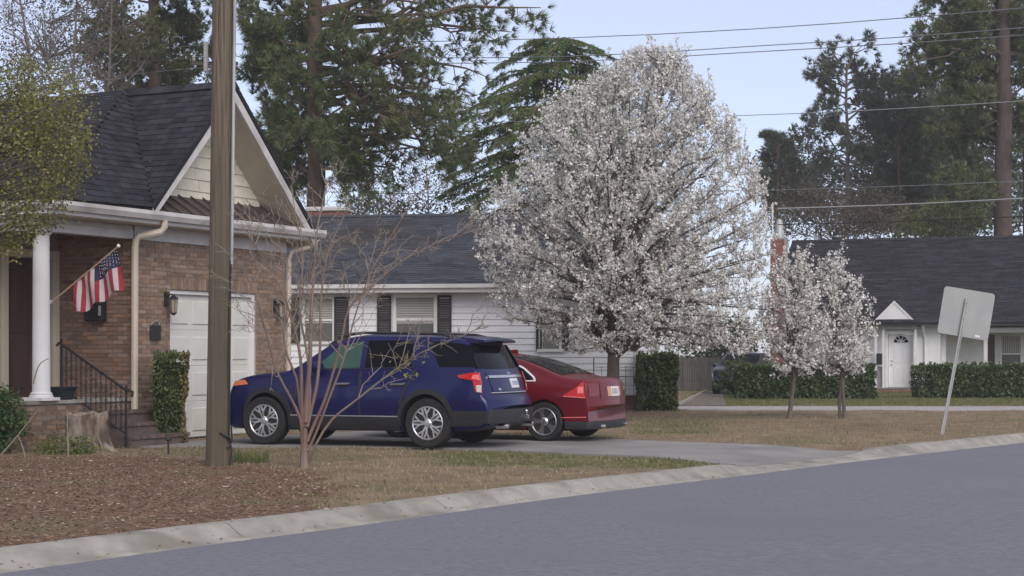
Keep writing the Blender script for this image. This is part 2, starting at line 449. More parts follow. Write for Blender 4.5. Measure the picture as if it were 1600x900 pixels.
ss = np.concatenate([np.arange(0, 30, 1.0), np.arange(30, 84, .3), np.arange(84, KS[-1], 3.0)])
ws = np.concatenate([[0, .08, .25], np.arange(.5, 9, .3), np.arange(9, 40, .9), np.arange(40, 130, 6)])
SS, WW = np.meshgrid(ss, ws, indexing='ij')
XX, YY = kxy(SS, WW); ZZ = yz(SS, WW)
V = np.stack([XX, YY, ZZ], -1).reshape(-1, 3)
n1 = len(ws); idx = np.arange(len(ss)*n1).reshape(len(ss), n1)
F = np.stack([idx[:-1,:-1], idx[1:,:-1], idx[1:,1:], idx[:-1,1:]], -1).reshape(-1, 4)
yard = np_mesh('lawn', V, F, mat['yard']); tag(yard, kind='structure')
mm, gg = cover(V[:,0], V[:,1])
ca = yard.data.color_attributes.new('cover', 'FLOAT_COLOR', 'POINT')
ca.data.foreach_set('color', np.stack([mm, gg, 0*mm, 1+0*mm], 1).astype(np.float32).ravel())
yard.data.shade_smooth()

rows = []
for s in np.concatenate([np.arange(0, 80, 1.0), np.arange(80, KS[-1], 4.0)]):
    rows.append([(*kxy(s, w), -.12 + .02*math.sin(math.pi*min(1, (-.42-w)/9.0)) - .0) for w in (-.42, -1.5, -3, -5, -7, -9.4)])
tag(MB().grid(rows).build('road', mat['asphalt'], fix=True, smooth=True), kind='structure')

kerb = bpy.data.objects.new('kerb', None); col.objects.link(kerb); tag(kerb, kind='structure')
s = 17.0
while s < 92:
    L_ = 3.05 if s < 80 else 6.1
    seg = MB(); rings = []
    for q in np.linspace(s+.006, s+L_-.006, 9):
        zt = float(kz(q)) + .004; j = .004*math.sin(q*2.3)
        prof = [(.0, zt-.25), (0, zt), (-.12, zt+j), (-.17, zt-.012), (-.30, min(zt-.012, -.088)), (-.34, min(zt-.014, -.106)), (-.46, -.113), (-.47, -.125), (-.47, -.25)]
        rings.append([(*kxy(q, w), z) for w, z in prof])
    seg.grid(rings)
    n_ = len(prof)
    seg.f.append(tuple(range(n_))); seg.f.append(tuple(range(8*n_+n_-1, 8*n_-1, -1))); seg.m += [0, 0]
    seg.build('kerb_segment', mat['kerb'], kerb, smooth=True, ang=50)
    s += L_

# driveway: follows the yard, 18 mm proud of it
nearE = [proj(*p) for p in ((2.2,24.05), (-1.5,26.55), (-4.9,26.75), (-6.15,26.75), (-6.25,27.6))]
farE = [proj(*p) for p in ((4.45,26.85), (1.89,28.85), (-1.0,31.3), (-2.6,33.4))]
nearE = [(S_A+.1, 0), (S_A+.40, .5)] + nearE; farE = [(S_B+.62, 0), (S_B+.50, .5)] + farE
nw = [p[1] for p in nearE]; ns = [p[0] for p in nearE]; fw = [p[1] for p in farE]; fs_ = [p[0] for p in farE]
rows = []
for w in np.concatenate([[.01, .1, .25, .5, .8], np.arange(1.1, 10.2, .4)]):
    a, b = np.interp(w, nw, ns), np.interp(w, fw, fs_)
    row = []
    for k in range(13):
        q = a + (b-a)*k/12; x, y = kxy(q, w)
        row.append((x, y, float(kz(q)*(1-sst(.1,1.5,w))) + .020))
    rows.append(row)
dr = MB().grid(rows)
nr, nc = len(rows), 13
edge = [k for k in range(nc-1, 0, -1)] + [(i*nc) for i in range(nr)] + [(nr-1)*nc+k for k in range(1, nc)] + [i*nc+nc-1 for i in range(nr-2, -1, -1)]
o0 = len(dr.v)
for e in edge: p = dr.v[e]; dr.v.append((p[0], p[1], p[2]-.08))
for k in range(len(edge)-1): dr.f.append((edge[k], edge[k+1], o0+k+1, o0+k)); dr.m.append(0)
tag(dr.build('driveway', mat['drive'], smooth=True, ang=40), kind='structure')

# side street beyond the lawn, with its pale kerb line
st = MB(); a = U(1040, 46.6); b = U(1900, 46.6)
tag(MB().hexa([(a.x,43.9,-.05),(b.x,43.3,-.05),(b.x,46.0,-.05),(a.x,46.2,-.05),(a.x,43.9,.03),(b.x,43.3,.03),(b.x,46.0,.03),(a.x,46.2,.03)]).build('pavement', M('pale_concrete_path', (.33,.31,.31), (.40,.38,.38), 1.5, .9)), kind='structure')

# neighbour's lane with its pale edging behind the big hedge
tag(MB().prism([U(1062,47.0,.012), U(1135,47.0,.012), U(1128,64,.012), U(1098,64,.012)], (0,0,.016)).build('lane', M('brown_lane', (.12,.10,.085), (.16,.135,.115), 2, .95)), kind='structure')
tag(MB().prism([U(1060,47.4,.0), U(1065,47.4,.0), U(1104,63,.0), U(1101,63,.0)], (0,0,.10)).build('lane_edging', mat['kerb']), kind='structure')

# ---------------------------------------------------------------- shared house pieces
def shingles(name, poly, up, m, parent, expo=.145, tabw=.30, lift=.012, stuff=True):
    """Overlapping tabs in courses over a planar polygon; up = direction of slope in that plane."""
    pts = [Vector(p) for p in poly]
    up = Vector(up).normalized()
    nrm = (pts[1]-pts[0]).cross(pts[2]-pts[0]).normalized()
    if nrm.z < 0: nrm = -nrm
    ax = up.cross(nrm).normalized()
    O = pts[0]
    q = [((p-O).dot(ax), (p-O).dot(up)) for p in pts]
    v0, v1 = min(b for _, b in q), max(b for _, b in q)
    def span(v):
        xs = []
        for i in range(len(q)):
            (x0, y0), (x1, y1) = q[i], q[(i+1) % len(q)]
            if (y0-v)*(y1-v) <= 0 and abs(y1-y0) > 1e-9: xs.append(x0+(x1-x0)*(v-y0)/(y1-y0))
        return (min(xs), max(xs)) if len(xs) > 1 else None
    mb = MB(); r = 0; v = v0
    rr = random.Random(3)
    while v < v1-.02:
        top = min(v+expo*1.05, v1-.002)
        sp = span(min(v+expo*.5, (v+v1)/2))
        if sp:
            x = sp[0] - rr.uniform(0, tabw)
            while x < sp[1]:
                w = tabw*rr.uniform(.6, 1.25)
                a, b = max(x+.003, sp[0]), min(x+w-.003, sp[1])
                if b-a > .02:
                    e = lift*rr.uniform(.7, 1.35); dv = rr.uniform(-.006, .006)
                    f = lambda X, Y, Z: O + ax*X + up*Y + nrm*Z
                    p = [f(a,v+dv,.001), f(b,v+dv,.001), f(b,v+dv,e), f(a,v+dv,e), f(b,top,.003), f(a,top,.003)]
                    mb.add(p, [(0,1,2,3), (3,2,4,5), (0,3,5), (1,4,2)])
                x += w
        v += expo; r += 1
    o = mb.build(name, m, parent, fix=False)
    if stuff: tag(o, kind='stuff')
    return o

def brick_run(mb, O, ax, nrm, W, H, bw=.203, bh=.062, gap=.011, proud=.012, holes=(), start=0.0):
    O, ax, nrm = Vector(O), Vector(ax), Vector(nrm)
    up = Vector((0,0,1)); r = 0; z = 0.0; out = []
    while z + bh <= H + 1e-6:
        x = -(bw+gap)*.5 if r % 2 else 0.0
        while x < W:
            a, b = max(x, 0), min(x+bw, W)
            if b-a > .03:
                cx, cz = (a+b)/2, z+bh/2
                if not any(h[0] < cx < h[1] and h[2] < cz+start < h[3] for h in holes):
                    out.append((a, b, z))
                    if mb is not None:
                        j = random.uniform(-.003, .003)
                        f = lambda X, Z, D: O + ax*X + up*Z + nrm*D
                        mb.hexa([f(a,z,-.01), f(b,z,-.01), f(b,z,proud+j), f(a,z,proud+j), f(a,z+bh,-.01), f(b,z+bh,-.01), f(b,z+bh,proud+j), f(a,z+bh,proud+j)])
            x += bw+gap
        z += bh+gap; r += 1
    return out

# ---------------------------------------------------------------- brick house on the left (local x along its front, y into the plot)
HA = Vector((-5.81, 28.9, 0)); HANG = math.atan2(.8917, .4526)
HM = Matrix.Translation(HA) @ Matrix.Rotation(HANG, 4, 'Z')
def H(x, y, z): return HM @ Vector((x, y, z))
house = thing('brick_house', HA, 'brick house with dark shingled gable roof, garage and columned porch at the left', 'house', HANG)
W0, W1, WT, GX, GZ = -.95, 3.42, 3.62, 2.495, 2.56
wall = MB()
wall.box((W0,0,0), (0,.25,WT)); wall.box((GX,0,0), (W1,.25,WT)); wall.box((.001,.002,GZ), (GX-.001,.25,WT-.001))
wall.box((W0,.251,.0), (W0+.25,8.0,WT)); wall.box((W1-.25,.251,0), (W1,8.0,WT)); wall.box((W0,8.0,0), (W1,8.2,WT))
wall.box((-2.17,1.62,3.06), (W0-.001,1.8,WT)); wall.box((-6.5,1.62,0), (-2.17,1.8,WT)); wall.box((-1.12,1.62,0), (W0-.001,1.8,3.06))
wall = wall.build('wall', mat['mortar'], house)
# porch side wall: every brick a part
bm0 = MB().hexa([(-.5,-.5,-.5),(.5,-.5,-.5),(.5,.5,-.5),(-.5,.5,-.5),(-.5,-.5,.5),(.5,-.5,.5),(.5,.5,.5),(-.5,.5,.5)])
b0 = bm0.build('brick', mat['brick'], wall, bevel=0)
first = True
for a, b, z in brick_run(None, (0,0,0), (0,1,0), (-1,0,0), 1.60, 2.84):
    o = b0 if first else b0.copy()
    if not first: col.objects.link(o)
    first = False
    o.location = (W0-.004+random.uniform(-.003,.003), (a+b)/2, .755+z+.031); o.scale = (.026, b-a, .062)
# garage front: too fine to pick apart, joined
fb = MB()
brick_run(fb, (W0+.002,0,.02), (1,0,0), (0,-1,0), .945, WT-.04)
brick_run(fb, (GX+.004,0,.02), (1,0,0), (0,-1,0), .918, WT-.04)
brick_run(fb, (.001,0,GZ+.225), (1,0,0), (0,-1,0), GX-.002, WT-GZ-.25)
x = .004
while x < GX-.06:                                         # soldier course over the garage door
    fb.box((x,-.014,GZ+.012), (x+.060,.004,GZ+.212)); x += .0715
brick_run(fb, (-3.40,1.62,.76), (1,0,0), (0,-1,0), 1.10, 2.8)
tag(fb.build('brickwork', mat['brick_i'], house, fix=False), kind='stuff')
# garage door: four sections of four raised panels
gd = MB(); gd.box((.04,.10,.02), (GX-.04,.14,GZ-.05))
gd = gd.build('garage_door', mat['gdoor'], house)
gf = MB()
gf.box((.001,.03,.0), (.075,.16,GZ-.002)); gf.box((GX-.075,.03,0), (GX-.001,.16,GZ-.002)); gf.box((.076,.03,GZ-.07), (GX-.076,.16,GZ-.001))
gf.build('garage_door_frame', mat['white'], house, bevel=.006)
sh = (GZ-.09)/4
pw = (GX-.16)/4
pm = None
for r in range(4):
    MB().box((.08,.094,.03+r*sh), (GX-.08,.102,.03+(r+1)*sh-.016)).build('door_section', mat['gdoor'], gd, bevel=.004)
    for c in range(4):
        x0, z0 = .08+c*pw+.07, .03+r*sh+.10
        if pm is None:
            pm = MB(); w_, h_ = pw-.14, sh-.22
            pm.hexa([(0,.0,0),(w_,.0,0),(w_,.03,0),(0,.03,0),(0,.0,h_),(w_,.0,h_),(w_,.03,h_),(0,.03,h_)])
            po = pm.build('raised_panel', mat['gdoor'], gd, bevel=.012); pm = po
        else:
            po = pm.copy(); col.objects.link(po)
        po.location = (x0, .074, z0)
# eaves: gutter, fascia, soffit, porch beam
g = MB()
prof = [(-.53,3.80), (-.54,3.74), (-.50,3.66), (-.41,3.66), (-.41,3.80), (-.425,3.80), (-.425,3.675), (-.495,3.675), (-.525,3.745), (-.518,3.80)]
g.prism([(-3.46, y, z) for y, z in prof], (7.5,0,0))
g.prism([(x-2.93, -.40, z) for x, z in prof], (0,6.0,0))
g.build('gutter', mat['trim'], house)
fa = MB(); fa.box((-3.40,-.408,3.60), (4.0,-.375,3.82)); fa.box((-3.40,-.374,3.60), (-3.37,6,3.82)); fa.build('fascia', mat['white'], house)
so = MB(); so.box((-3.36,-.372,3.585), (3.98,-.012,3.61)); so.box((-3.36,-.011,3.62),(W0-.02,6,3.64)); so.box((W1+.01,-.01,3.585),(3.98,8,3.61)); so.build('soffit', mat['tan'], house)
be = MB(); be.box((-3.25,.0,3.50), (W0-.012,.2,3.584)); be.box((-3.25,-.02,3.36),(W0-.012,.22,3.499)); be.box((-3.25,.23,3.36),(-3.05,1.6,3.58)); be.build('porch_beam', mat['trim'], house, bevel=.006)
MB().box((W0-.0,-.035,3.36),(W1,-.013,3.583)).build('frieze_board', mat['trim'], house)
# roof planes
EZ, RZ, RX = 3.83, 6.22, 1.235
C0, E1, RR = (-3.42,-.43,EZ), (-.99,-.43,EZ+.06), (RX,2.02,RZ)
RF, RB = (RX,-.46,RZ), (RX,9,RZ); CB = (-3.42,9,EZ); ER0, ER1 = (3.85,-.46,3.72), (3.85,9,3.72)
EL = (-.99,-.46,EZ+.06)
ru = MB()
for tri in ([C0,E1,RR], [C0,RR,RB,CB], [EL,RR,RF], [RF,RB,ER1,ER0]):
    ru.prism([Vector(p)-Vector((0,0,.10)) for p in tri], (0,0,.095))
ru = ru.build('roof', mat['roof_u'], house)
shingles('shingles', [C0,E1,RR], Vector((0,2.45,RZ-EZ)), mat['roof'], ru)
lp = Vector((RX,0,RZ))-Vector((-3.42,0,EZ)); shingles('shingles', [C0,RR,RB,CB], lp, mat['roof'], ru)
rp = Vector((RX,0,RZ))-Vector((-.99,0,EZ+.06)); shingles('shingles', [EL,RR,RF], rp, mat['roof'], ru)
rp = Vector((RX,0,RZ))-Vector((3.85,0,3.72)); shingles('shingles', [RF,RB,ER1,ER0], rp, mat['roof'], ru)
rc = MB(); y = -.46
while y < 8.8:
    rc.prism([(RX-.14,y,RZ-.10), (RX,y,RZ+.035), (RX+.14,y,RZ-.10), (RX,y,RZ-.02)], (0,.30,.004)); y += .25
tag(rc.build('ridge_cap', mat['roof'], ru, fix=True), kind='stuff')
# rakes, gable
def rake(x0, z0, x1, z1, y0, y1, th, dz):
    return [(x0,y0,z0),(x1,y0,z1),(x1,y1,z1),(x0,y1,z0),(x0,y0,z0+th),(x1,y0,z1+th),(x1,y1,z1+th),(x0,y1,z0+th)]
rk = MB()
rk.hexa(rake(-1.0, 3.66, RX-.001, 5.89, -.45, -.41, .20, 0)); rk.hexa(rake(RX+.001, 5.89, 3.82, 3.42, -.45, -.41, .20, 0))
rk.build('rake_board', mat['trim'], house)
sf = MB()
sf.hexa(rake(-.85, 3.80, RX-.002, 5.885, -.408, .25, .03, 0)); sf.hexa(rake(RX+.002, 5.885, 3.75, 3.47, -.408, .25, .03, 0))
sf.build('rake_soffit', mat['tan'], house)
gw = MB(); gw.prism([(-.9,.26,3.7), (3.37,.26,3.7), (RX,.26,5.87)], (0,.1,0)); gw = gw.build('gable_wall', mat['cream'], house)
rh = .205; z = 4.12; r = 0
while z < 5.8:                                            # gable shakes, each a piece
    half = (5.93-z)/.975
    x = RX-half - random.uniform(0,.3)
    while x < RX+half:
        w = random.uniform(.42,.62); a, b = max(x, RX-half), min(x+w, RX+half)
        if b-a > .05:
            MB().hexa([(a+.004,.225,z),(b-.004,.225,z),(b-.004,.258,z),(a+.004,.258,z),(a+.004,.245,z+rh-.002),(b-.004,.245,z+rh-.002),(b-.004,.258,z+rh-.002),(a+.004,.258,z+rh-.002)]).build('gable_shake', mat['cream'], gw)
        x += w
    z += rh; r += 1
pr = MB(); pr.hexa([(-.95,-.40,3.78),(3.42,-.40,3.78),(3.42,.255,4.19),(-.95,.255,4.19),(-.95,-.40,3.80),(3.42,-.40,3.80),(3.42,.255,4.21),(-.95,.255,4.21)])
pr = pr.build('metal_roof', mat['bronze'], house)
for k in range(13):
    x = -.86+k*.345
    if (4.215-3.8)/1 and -.93 < x < 3.4:
        MB().hexa([(x,-.40,3.80),(x+.025,-.40,3.80),(x+.025,.252,4.21),(x,.252,4.21),(x,-.40,3.835),(x+.025,-.40,3.835),(x+.025,.252,4.245),(x,.252,4.245)]).build('standing_seam', mat['bronze'], pr)
# downspouts
dsp = MB(); dsp.tube([(-.72,-.46,3.66), (-.72,-.46,3.56), (-.76,-.42,3.48), (-1.0,-.16,3.40), (-1.03,-.12,3.33), (-1.03,-.10,3.2), (-1.03,-.09,.46)], .058, 8)
dsp.build('downspout', mat['beige'], house, smooth=True)
d2 = MB(); d2.tube([(3.86,-.42,3.62), (3.80,-.36,3.5), (3.55,-.06,3.38), (3.52,-.02,3.25), (3.52,.0,.2)], .05, 8); d2.build('downspout', mat['beige'], house, smooth=True)
# porch: floor, brick base, steps
pf = MB(); pf.box((-3.45,-.02,.69), (W0-.016,1.61,.75)); pf.build('porch_floor', mat['kerb'], house, bevel=.01)
pb = MB(); pb.box((-3.40,.03,0), (W0-.02,1.6,.685)); pb.build('porch_base', mat['mortar'], house)
pbb = MB(); brick_run(pbb, (-3.40,.03,.01), (1,0,0), (0,-1,0), 2.40, .68); brick_run(pbb, (-3.40,.03,.01), (0,1,0), (-1,0,0), 1.5, .68)
tag(pbb.build('base_brickwork', mat['brick_i'], house, fix=False), kind='stuff')
for k in range(3):
    z1 = .5625-k*.1875; y0 = -.32*(k+1)+.01
    stp = MB(); stp.box((-2.14,y0,.0), (-.72,-.32*k+.005 if k else .02,z1-.05)); stp = stp.build('step', mat['brick_d'], house)
    tr = MB(); xx = -2.15
    while xx < -.73:
        e = min(xx+.20, -.70); tr.box((xx,y0-.025,z1-.055), (e-.008,-.32*k,z1+random.uniform(-.003,.003))); xx += .208
    tr.build('step_nosing', mat['brick_d'], stp)
# door
df = MB(); df.box((-2.31,1.55,.76), (-2.17,1.66,3.20)); df.box((-1.12,1.55,.76), (-.972,1.66,3.20)); df.box((-2.169,1.55,3.06), (-1.121,1.66,3.199))
df.build('door_frame', mat['tan'], house, bevel=.01)
dd = MB(); dd.box((-2.16,1.66,.76), (-1.13,1.71,3.05)); dd = dd.build('front_door', mat['door'], house)
for (x0,z0,x1,z1) in ((-2.02,.9,-1.70,1.7), (-1.58,.9,-1.26,1.7), (-2.02,1.8,-1.70,2.85), (-1.58,1.8,-1.26,2.85)):
    MB().box((x0,1.645,z0), (x1,1.662,z1)).build('door_panel', mat['door'], dd, bevel=.008)
# column
cp = [(.19,.75),(.19,.80),(.165,.81),(.175,.84),(.145,.87)]
cb = MB(); cb.box((-3.20,-.09,.752), (-2.80,.31,.80)); cb.lathe([(.185,.80),(.185,.825),(.165,.84),(.172,.86),(.142,.885),(.138,.9),(.124,3.30),(.15,3.315),(.155,3.34),(.175,3.358)], 28, (-3.0,.11,0))
cb.build('porch_column', mat['white'], house, smooth=True, ang=30)
# number plaque
pq = MB(); pq.box((-.55,-.04,1.70), (-.28,-.016,1.95)); pq = pq.build('number_plaque', mat['iron'], house, bevel=.008)
MB().tube([(-.55,-.045,1.95),(-.5,-.045,2.0),(-.42,-.045,2.03),(-.36,-.045,2.01),(-.33,-.045,1.97),(-.36,-.045,1.955)], .008, 6).build('scroll', mat['galv'], pq)

def lantern(x, z, label):
    o = thing('wall_lantern', H(x,-.016,z), label, 'lantern', HANG, 'wall lanterns beside the garage door')
    a = MB(); a.box((-.05,-.02,-.14),(.05,.0,.10)); a.tube([(0,-.02,.0),(0,-.09,.06),(0,-.14,.05),(0,-.16,.02)], .012, 6); a.build('bracket', mat['iron'], o)
    b = MB(); b.lathe([(.02,.05),(.03,.03),(.085,-.02),(.085,-.03),(.06,-.03)], 6, (0,-.16,0)); b.lathe([(.02,-.30),(.055,-.27),(.055,-.255),(.045,-.255)], 6, (0,-.16,0))
    for k in range(6):
        an = 2*math.pi*k/6; b.tube([(.068*math.cos(an),-.16+.068*math.sin(an),-.03), (.05*math.cos(an),-.16+.05*math.sin(an),-.26)], .006, 4)
    b.build('cage', mat['iron'], o)
    MB().lathe([(.060,-.035),(.044,-.25)], 6, (0,-.16,0)).build('lamp_glass', mat['lamp_glass'], o)
lantern(-.12, 2.42, 'black wall lantern left of the garage door, above the trimmed shrub')
lantern(3.05, 2.40, 'black wall lantern right of the garage door, behind the bare branches')

mbx = thing('mailbox', H(W0-.016,.73,2.02), 'black wall mailbox hanging on the porch brick under the flag', 'mailbox', HANG)
a = MB(); a.prism([(-.13,-.19,0),(-.13,-.19,.26),(-.02,-.19,.32),(0,-.19,.32),(0,-.19,0)], (0,.38,0)); a.build('box', mat['iron'], mbx, bevel=.012)
a = MB(); a.prism([(-.15,-.2,.26),(-.02,-.2,.335),(-.02,-.2,.35),(-.15,-.2,.275)], (0,.4,0)); a.build('lid', mat['iron'], mbx, bevel=.005)
MB().box((-.15,-.17,.08),(-.131,-.13,.25)).build('newspaper_hook', mat['galv'], mbx)

rl = thing('iron_railing', H(-2.18,-.87,0), 'black iron stair railing with scrolled balusters beside the porch steps', 'railing', HANG)
r0, r1 = Vector((0,0,.90)), Vector((-.03,1.28,1.62))
MB().tube([(0,0,0),(0,0,.98)], .020, 8).build('post', mat['iron'], rl)
MB().tube([(-.03,1.28,.75),(-.03,1.28,1.72)], .020, 8).build('post', mat['iron'], rl)
MB().tube([(0,-.12,.80),(0,-.13,.88),(0,-.06,.90),r0,r1,(-.03,1.33,1.645),(-.03,1.38,1.60)], .020, 8).build('handrail', mat['iron'], rl, smooth=True)
MB().tube([(0,0,.22),(-.03,1.28,.92)], .016, 6).build('bottom_rail', mat['iron'], rl)
for k in range(1, 13):
    t = k/13; p = Vector((0,0,.22)).lerp(Vector((-.03,1.28,.92)), t); q = r0.lerp(r1, t)
    b = MB(); b.tube([p, q], .0085, 5)
    m_ = p.lerp(q, .72); b.tube([m_+Vector((0,.035*math.cos(a_),.05*math.sin(a_))) for a_ in np.linspace(0, 2*math.pi, 9)], .006, 4)
    m_ = p.lerp(q, .42); b.tube([m_+Vector((0,.03*math.cos(a_),.04*math.sin(a_))) for a_ in np.linspace(0, 2*math.pi, 9)], .006, 4)
    b.build('baluster', mat['iron'], rl)

pl = thing('planter', H(-2.55,.10,.752), 'dark green planter box on the porch beside the white column', 'planter', HANG)
a = MB(); a.hexa([(-.12,-.10,0),(.14,-.10,0),(.14,.10,0),(-.12,.10,0),(-.17,-.14,.18),(.19,-.14,.18),(.19,.14,.18),(-.17,.14,.18)]); a.build('tub', mat['planter'], pl, bevel=.01)
a = MB(); a.box((-.19,-.16,.18),(.21,-.14,.205)); a.box((-.19,.14,.18),(.21,.16,.205)); a.box((-.19,-.139,.18),(-.17,.139,.205)); a.box((.19,-.139,.18),(.21,.139,.205)); a.build('rim', mat['planter'], pl)

# flag on its staff, hung from the column
cs = H(-2.88,.04,2.25)
tip = P(185,385,25.6)
fl = thing('flag', cs, 'American flag hanging from an angled wooden staff on the porch column', 'flag')
ax = tip-cs
a = MB(); a.tube([(0,0,0), ax], .014, 8); st_ = a.build('staff', mat['poleW'], fl, smooth=True)
a = MB(); a.lathe([(.001,-.03),(.028,-.01),(.03,.01),(.02,.03),(.001,.04)], 10, tuple(ax)); a.build('finial', mat['lens'], fl, smooth=True)
a = MB(); a.tube([(-.06,0,0),(.05,0,.03)], .03, 8); a.build('staff_bracket', mat['trim'], fl)
NH, NF = 39, 26
rows = []
for i in range(NH+1):
    h = i/NH; p = ax*(.985-.62*h)
    Lf = .60*(1-.10*h) - .10*max(0, h-.55)
    row = []
    for j in range(NF+1):
        f = j/NF
        fold = .035*math.sin(h*17+f*2.2)*min(1, f*2.5+.25)
        squeeze = -.10*f*(h-.3)                           # cloth drawn together as it falls
        q = p + Vector((ax.x,0,0)).normalized()*(squeeze + .06*f) + Vector((.35*fold, fold, -Lf*f - .03*math.sin(h*17+1.4)*f))
        row.append(tuple(q))
    rows.append(row)
f_ = MB(); f_.grid(rows)
f_.m = []
for i in range(NH):
    for j in range(NF):
        s_ = i//3
        f_.m.append(2 if (s_ < 7 and j < NF*.42) else (0 if s_ % 2 == 0 else 1))
cl = f_.build('cloth', [mat['fl_red'], mat['fl_white'], mat['fl_blue']], fl, smooth=True, fix=False, ang=180)
stars = MB()
for a_ in range(9):
    for b_ in range(5 if a_ % 2 else 6):
        i = 1+a_*2.1; j = (.9+b_*1.75+(.85 if a_ % 2 else 0))
        p = Vector(rows[int(i)][int(j)]); n = Vector((0,-.012,0))
        ring_ = []
        for k in range(10):
            an = math.pi/2+k*math.pi/5; r_ = .011 if k % 2 == 0 else .005
            ring_.append(p+n+Vector((r_*math.cos(an),0,r_*math.sin(an))))
        stars.add(ring_, [tuple(range(10))])
tag(stars.build('stars', mat['fl_white'], cl, fix=False), kind='stuff')

# ---------------------------------------------------------------- white sided house in the middle
WO = Vector((3.22, 44.0, 0)); WANG = math.atan2(-.148, .989)
WMx = Matrix.Translation(WO) @ Matrix.Rotation(WANG, 4, 'Z')
def apx(px):                                              # photo column -> local x on the front wall
    r = (px-CX)/FPX
    return -(WO.x - r*WO.y)/(.989+.148*r)
wh = thing('sided_house', WO, 'white clapboard house with black shutters and slate grey roof behind the cars', 'house', WANG)
XL, DEP, SZ0, SZ1 = -13.5, 9.0, .38, 3.04
fo = MB(); fo.box((XL+.03,.03,0),(-.03,DEP-.03,.372)); fo = fo.build('foundation', mat['mortar'], wh)
fbk = MB(); brick_run(fbk, (-4.5,.03,.01),(1,0,0),(0,-1,0),4.46,.37); brick_run(fbk, (-.03,.03,.01),(0,1,0),(1,0,0),6,.37)
tag(fbk.build('foundation_brick', mat['redbrick'], wh, fix=False), kind='stuff')
wins = [(apx(478), apx(520), 1.80, 2.90, (apx(449),apx(470)), (apx(523),apx(546))),
        (apx(620), apx(678), 1.78, 2.93, (apx(590),apx(612)), (apx(684),apx(706))),
        (apx(848), apx(874), 1.60, 2.62, (apx(838),apx(847.5)), (apx(878.5),apx(890)))]
core = MB(); core.box((XL,.0,.374),(0,DEP,SZ1)); core.prism([(-.03,0,SZ1),(-.03,DEP,SZ1),(-.03,DEP/2,SZ1+2.1)], (-.1,0,0)); core = core.build('wall', mat['siding'], wh)
z = SZ0
while z < SZ1-.03:                                        # clapboards, each a board, cut round the windows
    z1 = min(z+.165, SZ1)
    cuts = sorted([(w[0]-.10, w[1]+.10) for w in wins if w[2]-.12 < z+.08 < w[3]+.10])
    x = XL
    for c in cuts + [(0.012, None)]:
        if c[0]-x > .05:
            MB().hexa([(x,-.034,z),(c[0],-.034,z),(c[0],-.002,z),(x,-.002,z),(x,-.012,z1+.004),(c[0],-.012,z1+.004),(c[0],-.002,z1+.004),(x,-.002,z1+.004)]).build('siding_board', mat['siding'], core)
        if c[1] is not None: x = c[1]
    MB().hexa([(.034,-.03,z),(.034,DEP,z),(.002,DEP,z),(.002,-.03,z),(.012,-.03,z1),(.012,DEP,z1),(.002,DEP,z1),(.002,-.03,z1)]).build('siding_board', mat['siding'], core)
    z += .165
MB().box((-.055,-.05,.37),(.05,-.035,SZ1)).build('corner_board', mat['white'], wh)
for (a, b, z0, z1, sl, sr) in wins:
    w = MB(); w.box((a-.10,-.06,z0-.02),(a,.0,z1+.10)); w.box((b,-.06,z0-.02),(b+.10,.0,z1+.10)); w.box((a,-.06,z1),(b,.0,z1+.10)); w.box((a-.14,-.09,z0-.10),(b+.14,.0,z0-.021)); w.box((a,-.045,(z0+z1)/2-.03),(b,-.012,(z0+z1)/2+.03))
    w = w.build('window', mat['white'], wh, bevel=.005)
    MB().box((a,-.03,z0-.02),(b,-.022,z1)).build('pane', mat['pane'], w)
    zb = z0+(z1-z0)*.42
    k = 0; zz = z1-.02
    bl = MB()
    while zz > zb: bl.hexa([(a+.01,-.040,zz-.03),(b-.01,-.040,zz-.03),(b-.01,-.031,zz-.03),(a+.01,-.031,zz-.03),(a+.01,-.034,zz),(b-.01,-.034,zz),(b-.01,-.031,zz),(a+.01,-.031,zz)]); zz -= .045
    tag(bl.build('blind', mat['blind'], w), kind='stuff')
    for q in (sl, sr):
        s_ = MB(); s_.box((q[0],-.075,z0-.06),(q[0]+.05,-.036,z1+.06)); s_.box((q[1]-.05,-.075,z0-.06),(q[1],-.036,z1+.06)); s_.box((q[0]+.05,-.074,z0-.06),(q[1]-.05,-.036,z0)); s_.box((q[0]+.05,-.074,z1),(q[1]-.05,-.036,z1+.06)); s_.box((q[0]+.05,-.074,(z0+z1)/2-.03),(q[1]-.05,-.036,(z0+z1)/2+.03))
        zz = z0+.01
        while zz < z1-.03:
            s_.hexa([(q[0]+.05,-.066,zz),(q[1]-.05,-.066,zz),(q[1]-.05,-.05,zz+.03),(q[0]+.05,-.05,zz+.03),(q[0]+.05,-.06,zz),(q[1]-.05,-.06,zz),(q[1]-.05,-.044,zz+.03),(q[0]+.05,-.044,zz+.03)]); zz += .045
        s_.build('shutter', mat['shutter'], wh)
fs2 = MB(); fs2.box((XL-.3,-.46,3.06),(.36,-.43,3.26)); fs2.build('fascia', mat['white'], wh)
gt = MB(); gt.prism([(XL-.3,-.465,3.27),(XL-.3,-.57,3.27),(XL-.3,-.555,3.17),(XL-.3,-.465,3.15)], (13.8-XL*0+.2,0,0)); gt.build('gutter', mat['white'], wh)
MB().box((XL,-.429,3.043),(.34,-.035,3.062)).build('soffit', mat['white'], wh)
MB().box((-.10,-.04,2.92),(-.0,-.0,3.0)).build('frieze_board', mat['trim'], wh)
RYW, RZW = DEP/2, 5.47
r_ = MB()
e0, e1, q0, q1 = (XL-.3,-.52,3.26), (.36,-.52,3.26), (.36,RYW,RZW), (XL-.3,RYW,RZW)
r_.prism([Vector(p)-Vector((0,0,.08)) for p in (e0,e1,q0,q1)], (0,0,.075)); r_.prism([Vector(p)-Vector((0,0,.08)) for p in (q1,q0,(.36,DEP+.5,3.26),(XL-.3,DEP+.5,3.26))], (0,0,.075))
